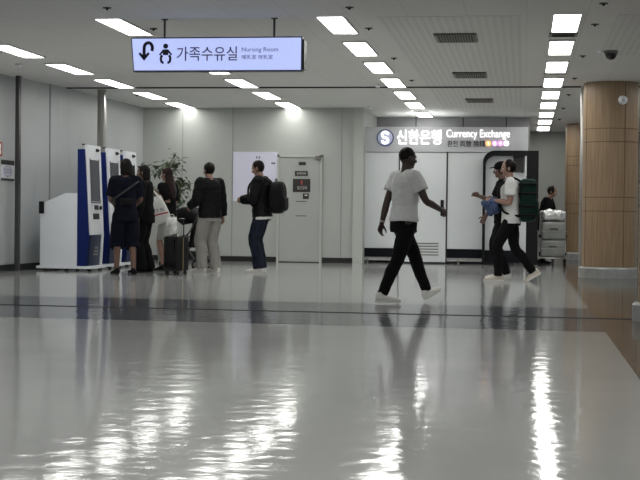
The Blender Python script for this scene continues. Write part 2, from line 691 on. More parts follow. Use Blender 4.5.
# oak clad round columns
def column(cx, cy, r, seamang, name):
    bm = nb()
    zs = [0.13, 1.02, 1.22, 2.05, 2.27, HC]
    zs = [.16, Z_(600, 211, 21.2), Z_(600, 197, 21.2), Z_(600, 141, 21.2), Z_(600, 127.5, 21.2), HC]
    for a, b in zip(zs, zs[1:]):
        cyl(bm, (cx, cy, a + .006), r, b - a - .012, 'z', 64)
    o = struct(name, bm, M['wood'], smooth=False)
    bm = nb()
    cyl(bm, (cx, cy, .1), r - .008, HC - .1, 'z', 64)
    for ang in (seamang, seamang + PI / 2, seamang + PI, seamang - PI / 2):
        x, y = cx + math.cos(ang) * (r + .0005), cy + math.sin(ang) * (r + .0005)
        cyl(bm, (x, y, .16), .005, HC - .17, 'z', 8)
    obj('groove', bm, M['groove'], o)
    bm = nb()
    loft(bm, [((cx, cy, z), V((q, 0, 0)), V((0, q, 0))) for z, q in ((0, r + .045), (.14, r + .045), (.165, r + .02), (.165, r - .02))], 64)
    obj('column_base', bm, M['stone'], o)
    return o


CY = 21.75
CX = X_(609.5, CY)
CR = .415
column(CX, CY, CR, math.radians(-63), 'column')
column(1.30, 31.1, .42, math.radians(-63), 'column')
column(1.415, 12.55, .415, math.radians(-100), 'column')

# small white bell on the near side of the column
ang = math.atan2(-math.sqrt(max(0, CR ** 2 - (X_(621, CY - .4) - CX) ** 2)), X_(621, CY - .4) - CX)
t = thing('alarm_bell', 'small round white alarm disc high on the wooden column', 'alarm', (CX + math.cos(ang) * CR, CY + math.sin(ang) * CR, Z_(621, 100, CY - .4)), ang + PI / 2)
bm = nb()
cyl(bm, (0, .01, 0), .072, -.04, 'y', 28, .066)
obj('disc', bm, M['whiteplastic'], t, True)
bm = nb()
cyl(bm, (0, -.028, 0), .03, -.006, 'y', 20)
obj('centre_cap', bm, M['header'], t, True)

# ------------------------------------------------------------------ ceiling lamps
ORD = ['nearest', 'second nearest', 'third nearest', 'fourth nearest', 'fifth nearest', 'sixth nearest', 'seventh nearest', 'eighth nearest', 'ninth nearest']
LW, LL = .27, 1.35


def make_lamp():
    t = thing('ceiling_light', '', 'ceiling light', group='rectangular ceiling lights')
    bm = nb()
    a, b, f = LW / 2 + .018, LL / 2 + .018, .018
    box(bm, -a, -a + f, -b, b, -.02, 0)
    box(bm, a - f, a, -b, b, -.02, 0)
    box(bm, -a + f, a - f, -b, -b + f, -.02, 0)
    box(bm, -a + f, a - f, b - f, b, -.02, 0)
    obj('lamp_frame', bm, M['lampframe'], t)
    bm = nb()
    box(bm, -LW / 2, LW / 2, -LL / 2, LL / 2, -.012, -.001)
    obj('diffuser', bm, M['lamp'], t)
    return t


lamp0 = None
Y0, PITCH = 14.97, 2.16
ROWS = [(-6.46, range(1, 6), 'above the check-in machines'), (-4.40, range(0, 6), 'passing over the blue hanging sign'),
        (-2.02, range(0, 7), 'leading to the exchange booth'), (.41, range(0, 9), 'leading past the wooden columns')]
for X, ks, where in ROWS:
    for i, k in enumerate(ks):
        lab = '%s lit ceiling panel in the row %s' % (ORD[i], where)
        loc = (X, Y0 + PITCH * k + (0.1 if k > 5 else 0), HC)
        if lamp0 is None:
            lamp0 = make_lamp()
            lamp0.location = loc
            lamp0['label'] = lab
        else:
            dup(lamp0, loc, lab)

# the same lamp rows carry on over the near half of the hall, out of the picture
for X in (-6.46, -4.40, -2.02, .41, 2.84):
    for k in range(-6, 8 if X > 2 else -1):
        ld_ = bpy.data.lights.new('lamp_row_light', 'AREA')
        ld_.shape = 'RECTANGLE'
        ld_.size, ld_.size_y = LW, LL
        ld_.energy = 10.3 if X > 2 and k > 0 else 6.5
        ld_.color = (1.0, .985, .95)
        lo = bpy.data.objects.new('lamp_row_light', ld_)
        COL.objects.link(lo)
        lo.location = (X, Y0 + PITCH * k, HC - (.035 if k < 0 else .005))

# dark air slots between lamps of the right-hand row
for Y, wd in ((15.98, 'first'), (20.12, 'second')):
    t = thing('air_slot', 'dark narrow air slot, %s one met between lamps of the column row' % ('nearer' if Y < 17 else 'farther'), 'air vent', (.41, Y, HC), group='air slots between lamps')
    bm = nb()
    box(bm, -.16, .16, -.15, .15, -.012, 0)
    box(bm, -.13, .13, -.12, .12, -.014, -.012)
    obj('slot_frame', bm, M['vent'], t)
    bm = nb()
    for k in range(5):
        box(bm, -.125, .125, -.11 + k * .045, -.095 + k * .045, -.018, -.012)
    obj('slot_blade', bm, M['ventdark'], t)

# ceiling diffusers
for Y, lab in ((16.1, 'brown slatted ceiling vent nearest, in front of the other two'), (20.27, 'middle slatted ceiling vent with bright ends'), (24.66, 'small farthest ceiling vent just past the dark ceiling slot')):
    t = thing('ceiling_vent', lab, 'air vent', (-.80, Y, HC - .006), group='ceiling vents')
    bm = nb()
    box(bm, -.24, .24, -.34, .34, -.012, 0)
    obj('vent_back', bm, M['ventdark'], t)
    bm = nb()
    box(bm, -.24, -.215, -.34, .34, -.022, -.0)
    box(bm, .215, .24, -.34, .34, -.022, -.0)
    box(bm, -.215, .215, -.34, -.315, -.022, -.0)
    box(bm, -.215, .215, .315, .34, -.022, -.0)
    obj('vent_frame', bm, M['vent'], t)
    bm = nb()
    for k in range(14):
        x = -.2 + k * .0307
        box(bm, x - .004, x + .004, -.315, .315, -.03, -.012)
    obj('vent_slats', bm, M['vent'], t)

# little black sprinkler heads beside the lamps
SP = [(-4.13, 13.44, 'nearest black sprinkler head left of the hanging sign'), (-4.13, 15.2, 'black sprinkler head above the left end of the blue sign'),
      (-6.70, 23.6, 'black sprinkler head nearest over the check-in machines'), (-6.65, 25.3, 'black sprinkler head farther over the check-in machines'),
      (-1.72, 13.58, 'first sprinkler head along the row toward the booth'), (-1.72, 15.31, 'second sprinkler head along the row toward the booth'),
      (-1.71, 18.2, 'third sprinkler head along the row toward the booth'), (-1.71, 21.12, 'fourth sprinkler head along the row toward the booth'),
      (.72, 13.5, 'first sprinkler head along the column row of lamps'), (.72, 15.15, 'second sprinkler head along the column row of lamps'),
      (.71, 18.06, 'third sprinkler head along the column row of lamps'), (.71, 20.89, 'fourth sprinkler head along the column row of lamps'),
      (.71, 23.63, 'fifth sprinkler head along the column row of lamps'), (.70, 26.5, 'sixth sprinkler head along the column row of lamps'),
      (.70, 29.4, 'seventh sprinkler head along the column row of lamps')]
sp0 = None
for x, y, lab in SP:
    z = HC - (.03 if y < 14.25 else 0)
    if sp0 is None:
        sp0 = thing('ceiling_sprinkler', lab, 'sprinkler', (x, y, z), group='ceiling sprinkler heads')
        bm = nb()
        cyl(bm, (0, 0, -.008), .042, .008, 'z', 20)
        obj('collar', bm, M['ventdark'], sp0)
        bm = nb()
        tube(bm, [(0, 0, -.005), (0, 0, -.014)], .014, 10)
        obj('nozzle', bm, M['black'], sp0)
    else:
        dup(sp0, (x, y, z), lab)
sd = None
for x, y, lab in ((-2.3, 21.82, 'small white smoke detector just before the dark ceiling slot'), (-2.9, 26.2, 'small white smoke detector near the booth corner'), (-7.01, 18.69, 'small white smoke detector over the slim dark post')):
    if sd is None:
        sd = thing('smoke_detector', lab, 'smoke detector', (x, y, HC), group='smoke detectors')
        bm = nb()
        cyl(bm, (0, 0, -.02), .055, .02, 'z', 24)
        obj('base_ring', bm, M['lampframe'], sd)
        bm = nb()
        cyl(bm, (0, 0, -.045), .03, .025, 'z', 20, .045)
        obj('sensor_cap', bm, M['whiteplastic'], sd)
    else:
        dup(sd, (x, y, HC), lab)
# camera dome
t = thing('security_camera', 'black dome security camera on the ceiling above the wooden column', 'camera', (1.03, 17.5, HC))
bm = nb()
cyl(bm, (0, 0, -.035), .085, .035, 'z', 28)
obj('camera_mount', bm, M['vent'], t)
bm = nb()
ball(bm, (0, 0, -.035), .075, .075, .085)
obj('dome', bm, M['camdome'], t, True)
bm = nb()
cyl(bm, (-.13, 0, -.03), .035, .03, 'z', 16)
obj('junction_box', bm, M['whiteplastic'], t)

# ------------------------------------------------------------------ hanging sign
GY = 14.42
sx0, sx1 = X_(131, GY, 40), X_(302.5, GY, 40)
sz0, sz1 = Z_(215, 71.5, GY), Z_(215, 37, GY)
t = thing('hanging_sign', 'long backlit pale blue nursing room sign hanging from the ceiling', 'sign', ((sx0 + sx1) / 2, GY, sz0))
hw, hh = (sx1 - sx0) / 2, sz1 - sz0
bm = nb()
prism(bm, [(-hw, hh), (hw, hh), (hw, .0), (-hw + .03, 0)], -.004, .10)
obj('sign_case', bm, M['signframe'], t)
bm = nb()
g = .014
prism(bm, [(-hw + g, hh - g), (hw - g, hh - g), (hw - g, g), (-hw + g + .027, g)], -.012, -.003)
face = obj('sign_face', bm, M['lightbox'], t)
bm = nb()
box(bm, hw + .004, hw + .02, .0, .16, .02, hh - .03)
obj('end_plate', bm, M['signframe'], t)
for px in (163.5, 273.5):
    x = X_(px, GY, 25) - t.location.x
    bm = nb()
    tube(bm, [(x, .05, hh - .01), (x, .05, HC - sz0)], .012, 10)
    cyl(bm, (x, .05, HC - sz0 - .012), .035, .012, 'z', 16)
    obj('hanging_rod', bm, M['signframe'], t)


def S(x, y):
    p = at(x, y, GY)
    return (p.x - t.location.x, p.z - sz0)


ys = -.012
# hooked arrow
bm = nb()
c = S(148.6, 50)
k = 1394 / GY
pts = []
for i in range(13):
    q = math.radians(-35 + i * 215 / 12)
    pts.append((c[0] + .045 * math.cos(q), ys, c[1] + .02 + .055 * math.sin(q)))
pts.append((c[0] - .045, ys, S(0, 58)[1]))
outer = []
def ribbon(bm, pts, w, y, d):
    L, R = [], []
    for i, p in enumerate(pts):
        a, b = V(pts[max(0, i - 1)]), V(pts[min(len(pts) - 1, i + 1)])
        tt = (b - a).normalized()
        nn = V((-tt.z, 0, tt.x)) * w / 2
        L.append(V(p) + nn)
        R.append(V(p) - nn)
    for i in range(len(pts) - 1):
        prism(bm, [(L[i].x, L[i].z), (L[i + 1].x, L[i + 1].z), (R[i + 1].x, R[i + 1].z), (R[i].x, R[i].z)], y - d, y)
ribbon(bm, pts, .034, ys, .003)
ex, ez = c[0] - .045, S(145, 61)[1]
prism(bm, [(ex, ez), (ex - .062, ez + .075), (ex - .044, ez + .092), (ex, ez + .050), (ex + .044, ez + .092), (ex + .062, ez + .075)], ys - .003, ys)
obj('arrow_symbol', bm, M['signdark'], t)
# baby symbol
bm = nb()
h = S(166, 46.3)
cyl(bm, (h[0], ys, h[1]), .027, -.003, 'y', 20)
cx, cz = h[0], h[1]
prism(bm, [(cx - .028, cz - .034), (cx + .028, cz - .034), (cx + .072, cz - .088), (cx + .060, cz - .098), (cx + .030, cz - .070), (cx + .028, cz - .095), (cx - .028, cz - .095), (cx - .030, cz - .070), (cx - .060, cz - .098), (cx - .072, cz - .088)], ys - .003, ys)
for s in (-1, 1):
    arc = [(cx + s * (.030 + .022 * math.cos(q)), ys, cz - .135 + .040 * math.sin(q)) for q in [math.radians(a) for a in (75, 40, 0, -40, -80, -115)]]
    ribbon(bm, arc, .026, ys, .003)
obj('baby_symbol', bm, M['signdark'], t)
a, b = S(177, 61), S(237.5, 46.5)
lettering('sign_lettering', '가족수유실', a[0], b[0], a[1], b[1], ys, M['signpurple'], t, .003, .004)
a, b = S(242, 53), S(278.5, 47.3)
lettering('sign_lettering', 'Nursing Room', a[0], b[0], a[1], b[1], ys, M['signpale'], t, .003)
a, b = S(242, 59.3), S(273, 54.8)
lettering('sign_lettering', '哺乳室 授乳室', a[0], b[0], a[1], b[1], ys, M['signpale'], t, .003)

# ------------------------------------------------------------------ notices on the far left wall
def rect_px(x0, x1, y0, y1, X):
    """z range and Y range on the wall plane X for a pixel box"""
    d = ROT @ V(((x0 - 320) / FPX, (240 - y1) / FPX, -1))
    e = ROT @ V(((x1 - 320) / FPX, (240 - y0) / FPX, -1))
    p, q = V((0, 0, EYE)) + d * (X / d.x), V((0, 0, EYE)) + e * (X / e.x)
    return p.y, q.y, p.z, q.z


XL = -7.76
ya, yb, za, zb = rect_px(0, 13.5, 161, 180, XL)
t = thing('wall_notice', 'grey notice plate with black bars on the wall by the dark post', 'notice', (XL, (ya + yb) / 2, za))
hl = (yb - ya) / 2
hz = zb - za
bm = nb()
box(bm, 0, .012, -hl, hl, 0, hz)
obj('plate', bm, M['header'], t)
bm = nb()
box(bm, .012, .016, -hl, hl, hz - .07, hz)
box(bm, .012, .016, -hl, hl, 0, .03)
obj('bar', bm, M['blackletter'], t)
bm = nb()
for i in range(20):
    q0 = math.radians(i * 18)
    for rr in (.36,):
        cyl(bm, (.012, math.cos(q0) * hl * .62, hz * .45 + math.sin(q0) * hz * .24), .012, .003, 'x', 8)
for k in range(3):
    box(bm, .012, .015, -hl * .5, hl * .5, hz * (.36 + .09 * k), hz * (.36 + .09 * k) + .012)
obj('diagram', bm, M['signpale'], t)
ya, yb, za, zb = rect_px(-6, 1.6, 142, 155.5, XL)
t = thing('wall_sign', 'white sign with red edge above the grey wall notice', 'sign', (XL, (ya + yb) / 2, za))
hl = (yb - ya) / 2
hz = zb - za
bm = nb()
box(bm, 0, .012, -hl, hl, 0, hz)
obj('edge', bm, M['signred'], t)
bm = nb()
box(bm, .012, .016, -hl + .06, hl - .06, .03, hz - .03)
obj('field', bm, M['whiteplastic'], t)
bm = nb()
box(bm, .016, .018, -hl + .2, hl - .2, hz * .45, hz * .6)
obj('mark', bm, M['signred'], t)

# board on the back wall
PY = 26.4
a, b = at(233, 201, PY), at(278, 152, PY)
t = thing('wall_board', 'pale lilac board on the back wall beside the grey door', 'board', ((a.x + b.x) / 2, PY, a.z))
bw, bh = (b.x - a.x) / 2, b.z - a.z
bm = nb()
box(bm, -bw, bw, -.02, 0, 0, bh)
obj('board_panel', bm, M['poster'], t)
bm = nb()
p = at(274, 163.3, PY)
box(bm, p.x - t.location.x - .05, p.x - t.location.x + .03, -.024, -.02, p.z - a.z - .015, p.z - a.z + .015)
p = at(258.5, 157.3, PY)
for dx in (-.03, .02):
    box(bm, p.x - t.location.x + dx - .012, p.x - t.location.x + dx + .012, -.024, -.02, p.z - a.z - .025, p.z - a.z + .02)
obj('printed_mark', bm, M['greyprint'], t)

# ------------------------------------------------------------------ check-in machines
KX, KW = -6.643, .66


def make_kiosk():
    t = thing('checkin_machine', '', 'kiosk', group='check-in machines')
    bm = nb()
    prism(bm, [(-.76, .075), (-.16, .075), (-.16, 1.20), (-.36, 1.20), (-.73, 1.04), (-.76, 1.0)], 0, KW, 'y', .01)
    obj('rear_cabinet', bm, M['whiteplastic'], t)
    bm = nb()
    box(bm, -.81, .10, -.03, KW + .03, .035, .078, .008)
    obj('base_plate', bm, M['whiteplastic'], t)
    for x in (-.7, -.35, .02):
        for y in (.06, KW - .06):
            bm = nb()
            cyl(bm, (x, y, 0), .03, .036, 'z', 14)
            obj('foot', bm, M['rubber'], t)
    bm = nb()
    prism(bm, [(-.165, .078), (-.02, .078), (.03, .56), (-.05, 1.88), (-.165, 1.88)], -.006, KW + .006, 'y', .008)
    obj('side_shell', bm, M['blue'], t)
    bm = nb()
    prism(bm, [(.03, .56), (.06, .56), (-.006, 1.95), (-.06, 1.95), (-.06, 1.9), (-.046, 1.87)], 0, KW, 'y', .006)
    prism(bm, [(-.02, .078), (.035, .078), (.06, .56), (.03, .56)], KW - .12, KW, 'y')
    fas = obj('front_fascia', bm, M['whiteplastic'], t)
    bm = nb()
    prism(bm, [(-.055, 1.94), (-.045, 1.955), (-.09, 1.965), (-.10, 1.94)], 0, KW * .75, 'y')
    obj('top_edge', bm, M['signframe'], t)

    def fx(z):
        return .06 + (z - .56) * (-.066 / 1.39)
    bm = nb()
    prism(bm, [(fx(1.08), 1.08), (fx(1.08) + .006, 1.08), (fx(1.72) + .006, 1.72), (fx(1.72), 1.72)], .09, KW - .16, 'y')
    obj('screen', bm, M['screen'], t)
    bm = nb()
    for (y0, y1, z0, z1) in ((.06, .075, 1.06, 1.74), (KW - .15, KW - .135, 1.06, 1.74), (.06, KW - .135, 1.05, 1.068)):
        prism(bm, [(fx(z0), z0), (fx(z0) + .008, z0), (fx(z1) + .008, z1), (fx(z1), z1)], y0, y1, 'y')
    obj('screen_bezel', bm, M['darkmetal'], t)
    bm = nb()
    for (y0, y1, z0, z1) in ((.22, .40, .95, 1.02), (.14, .42, .80, .89)):
        prism(bm, [(fx(z0), z0), (fx(z0) + .012, z0), (fx(z1) + .012, z1), (fx(z1), z1)], y0, y1, 'y')
    obj('card_slot', bm, M['black'], t)
    bm = nb()
    cyl(bm, (fx(.98), .50, .98), .03, .03, 'x', 16)
    obj('button', bm, M['black'], t)
    bm = nb()
    ball(bm, (fx(1.87), .44, 1.88), .05, .05, .03)
    obj('webcam', bm, M['blackgloss'], t, True)
    bm = nb()
    prism(bm, [(-.02, .085), (.024, .085), (.052, .55), (.03, .55)], .0, KW - .125, 'y', .004)
    lp = obj('lower_panel', bm, M['bluepanel'], t)
    bm = nb()
    for k, z in enumerate((.24, .29, .34)):
        x = .024 + (z - .085) * .06
        box(bm, x - .003, x + .004, .2 + .03 * k, .42, z, z + .03)
    obj('panel_label', bm, M['seam'], lp)
    bm = nb()
    box(bm, -.765, -.69, -.05, -.002, .88, 1.07, .01)
    obj('side_holder', bm, M['black'], t)
    return t


k0 = make_kiosk()
k0.location = (KX, 20.70, 0)
k0['label'] = 'nearest white and blue check-in machine, its long white side fully in view'
dup(k0, (KX, 21.76, 0), 'middle white and blue check-in machine that the person in navy uses')
dup(k0, (KX, 22.74, 0), 'farthest white and blue check-in machine, mostly hidden behind people')

# ------------------------------------------------------------------ currency exchange booth
BY = 26.9
bx0, bx1 = X_(362.5, BY), X_(527, BY)
bz1 = Z_(450, 127, BY)
zh = Z_(450, 152.5, BY)
t = thing('exchange_booth', 'white currency exchange booth with lit lettering along its top', 'booth', ((bx0 + bx1) / 2, BY, 0))
ox = t.location.x


def Bp(x, y):
    p = at(x, y, BY)
    return p.x - ox, p.z


L, R = bx0 - ox, bx1 - ox
dl, dr = Bp(399, 200)[0], Bp(447, 200)[0]
dz = Bp(440, 150.5)[1]
zb0, zb1 = Bp(450, 258)[1], Bp(450, 249)[1]
bm = nb()
box(bm, L, R, .02, 1.7, .05, bz1 - .01)
obj('booth_body', bm, M['booth'], t)
bm = nb()
box(bm, L, R, -.03, .02, zh + .008, bz1, .006)
hd = obj('header_panel', bm, M['header'], t)
for x0, x1 in ((L, dl), (dr, R)):
    bm = nb()
    box(bm, x0 + .004, x1 - .004, 0, .02, zb1 + .006, zh)
    obj('front_panel', bm, M['booth'], t)
    bm = nb()
    box(bm, x0, x1, -.012, .02, zb0, zb1)
    obj('kick_panel', bm, M['joint'], t)
    bm = nb()
    box(bm, x0, x1, -.02, .02, zb0 - .03, zb0)
    obj('sill', bm, M['metal'], t)
    for q in (.15, .85):
        bm = nb()
        xx = x0 + (x1 - x0) * q
        cyl(bm, (xx, 0.03, 0), .025, zb0 - .03, 'z', 12)
        obj('foot', bm, M['metal'], t)
bm = nb()
box(bm, dl, dr, -.004, .02, .03, dz)
dd = obj('door', bm, M['booth'], t)
bm = nb()
box(bm, dl - .012, dl + .012, -.012, .02, .02, dz + .02)
box(bm, dr - .018, dr + .012, -.012, .02, .02, dz + .02)
box(bm, dl, dr, -.012, .02, dz, dz + .035)
obj('door_frame', bm, M['signframe'], dd)
bm = nb()
v0, v1 = Bp(415, 256), Bp(438.5, 242)
for k in range(5):
    z = v0[1] + (v1[1] - v0[1]) * (k + .5) / 5
    box(bm, v0[0], v1[0], -.012, 0, z - .012, z + .008)
obj('vent_grille', bm, M['vent'], dd)
bm = nb()
h0, h1 = Bp(440.5, 216), Bp(444, 200)
box(bm, h0[0], h1[0], -.06, -.03, h0[1], h1[1], .008)
box(bm, h0[0] + .01, h1[0] - .01, -.03, 0, h0[1] + .03, h0[1] + .06)
box(bm, h0[0] + .01, h1[0] - .01, -.03, 0, h1[1] - .06, h1[1] - .03)
obj('door_handle', bm, M['black'], dd)
bm = nb()
box(bm, L - .06, L, -.02, 1.7, .02, bz1 - .02)  # black strip stands in for the shade between wall end and booth
obj('side_gap_shade', bm, M['black'], t)
bm = nb()
p = Bp(362, 153)[1]
obj('header_seam', (lambda b: (box(b, L, R, -.006, .0, zh - .004, zh + .006), b)[1])(bm), M['seam'], t)
yf = -.03
# round emblem
e = Bp(385.5, 138)
bm = nb()
cyl(bm, (e[0], yf, e[1]), .165, -.03, 'y', 40)
em = obj('emblem', bm, M['emblem'], hd)
bm = nb()
ball(bm, (e[0], yf - .03, e[1]), .145, .03, .145, seg=28)
obj('emblem_ball', bm, M['emblemball'], em, True)
bm = nb()
sp = []
for i in range(25):
    q = i / 24
    if q < .5:
        a_ = math.radians(20 + q * 2 * 250)
        sp.append((e[0] + .055 * math.cos(a_), yf - .058, e[1] + .058 + .052 * math.sin(a_)))
    else:
        a_ = math.radians(90 - (q - .5) * 2 * 250)
        sp.append((e[0] + .055 * math.cos(a_), yf - .058, e[1] - .052 + .052 * math.sin(a_)))
tube(bm, sp, .024, 8, sub=2)
obj('emblem_curve', bm, M['litwhite'], em, True)
a, b = Bp(397, 144.5), Bp(441.5, 130)
lettering('lit_lettering', '신한은행', a[0], b[0], a[1], b[1], yf, M['litwhite'], hd, .012, .008)
a, b = Bp(446.5, 139.7), Bp(510, 129.8)
lettering('lit_lettering', 'Currency Exchange', a[0], b[0], a[1], b[1], yf, M['litwhite'], hd, .012, -.004)
a, b = Bp(447.5, 146.8), Bp(485, 140.6)
lettering('black_lettering', '환전 両替 換錢', a[0], b[0], a[1], b[1], yf, M['blackletter'], hd, .01, .004)
for px, mm, ch in ((488.5, 'litorange', '$'), (494.8, 'litpurple', '€'), (500.6, 'litpink', '¥'), (506.4, 'litwhite', '₩')):
    q = Bp(px, 143.6)
    bm = nb()
    cyl(bm, (q[0], yf, q[1]), .050, -.02, 'y', 24)
    cn = obj('coin_disc', bm, M[mm], hd)
    lettering('coin_mark', ch, q[0] - .018, q[0] + .018, q[1] - .03, q[1] + .03, yf - .02, M['litwhite' if mm != 'litwhite' else 'header'], hd, .004)

# black framed bank machine in front of the booth's right end
AY = 26.45
ax0, ax1 = X_(482.3, AY), X_(538, AY)
az1 = Z_(510, 150.6, AY)
t = thing('bank_machine', 'tall black framed bank machine with rounded corner at the booth end', 'cash machine', ((ax0 + ax1) / 2, AY, 0))
hw = (ax1 - ax0) / 2


def rounded(x0, x1, z0, z1, r):
    pts = [(x1, z0), (x1, z1)]
    for i in range(9):
        q = math.radians(90 + i * 90 / 8)
        pts.append((x0 + r + r * math.cos(q), z1 - r + r * math.sin(q)))
    pts.append((x0, z0))
    return pts


o_ = rounded(-hw, hw, .02, az1, .22)
i_ = rounded(-hw + .05, hw - .22, .02, az1 - .095, .18)
bm = nb()
for A, B in zip(range(len(o_) - 1), range(1, len(o_))):
    prism(bm, [o_[A], o_[B], i_[B], i_[A]], 0, .40, 'y')
obj('frame', bm, M['black'], t)
bm = nb()
box(bm, -hw + .04, hw - .2, .2, .40, .05, az1 - .09)
obj('rear_panel', bm, M['booth'], t)
bm = nb()
box(bm, -hw + .05, hw - .22, .1, .2, .05, .28)
obj('kick_panel', bm, M['joint'], t)
bm = nb()
s0, s1 = at(513, 172, AY), at(523.5, 155, AY)
box(bm, s0.x - t.location.x, s1.x - t.location.x, .14, .2, s0.z, s1.z)
obj('screen', bm, M['plaque'], t)
bm = nb()
box(bm, hw - .255, hw - .22, .01, .2, .1, az1 - .1)
obj('light_strip', bm, M['booth'], t)
bm = nb()
box(bm, -hw + .25, hw - .35, .12, .2, .95, 1.0)
box(bm, -hw + .25, hw - .35, .16, .2, 1.05, 1.35)
obj('keypad_shelf', bm, M['darkmetal'], t)


# ------------------------------------------------------------------ people
def ik(a, b, l1, l2, pole):
    a, b, pole = V(a), V(b), V(pole)
    d = b - a
    L_ = min(d.length, (l1 + l2) * .998)
    dn = d.normalized()
    b = a + dn * L_
    x = (l1 * l1 - l2 * l2 + L_ * L_) / (2 * L_)
    h = math.sqrt(max(0, l1 * l1 - x * x))
    pn = (pole - dn * pole.dot(dn)).normalized()
    return a + dn * x + pn * h, b


def hand(bm, w, d, n, side, curl):
    d = V(d).normalized()
    n = V(n)
    n = (n - d * n.dot(d)).normalized()
    t = d.cross(n) * side
    w = V(w)
    loft(bm, [(w - d * .015, t * .027, n * .020), (w + d * .02, t * .032, n * .018), (w + d * .06, t * .041, n * .016), (w + d * .092, t * .040, n * .014)], 14)
    for off, ln, bend in ((.030, .072, 0), (.0105, .080, .04), (-.0105, .074, .08), (-.030, .058, .14)):
        p = w + d * (.082 - abs(off) * .12) + t * off
        q = off * 2.2
        dr = (d + t * q).normalized()
        pts = [p]
        ang = 0.12 + bend
        for k in range(3):
            ang += curl * (.75 if k == 0 else 1.0)
            p = p + (dr * math.cos(ang) + n * math.sin(ang)) * ln * (.42, .32, .26)[k]
            pts.append(p)
        tube(bm, pts, [.0088, .0083, .0076, .0066], 8, sub=2)
    p = w + d * .018 + t * .024
    dr = (d * .62 + t * .62 + n * .30).normalized()
    p2 = p + dr * .040
    p3 = p2 + (dr * .8 + d * .3 + n * curl * .6).normalized() * .030
    p4 = p3 + (d * .7 + n * curl * .8 + t * .1).normalized() * .024
    tube(bm, [p, p2, p3, p4], [.014, .0115, .0098, .0078], 8, sub=2)


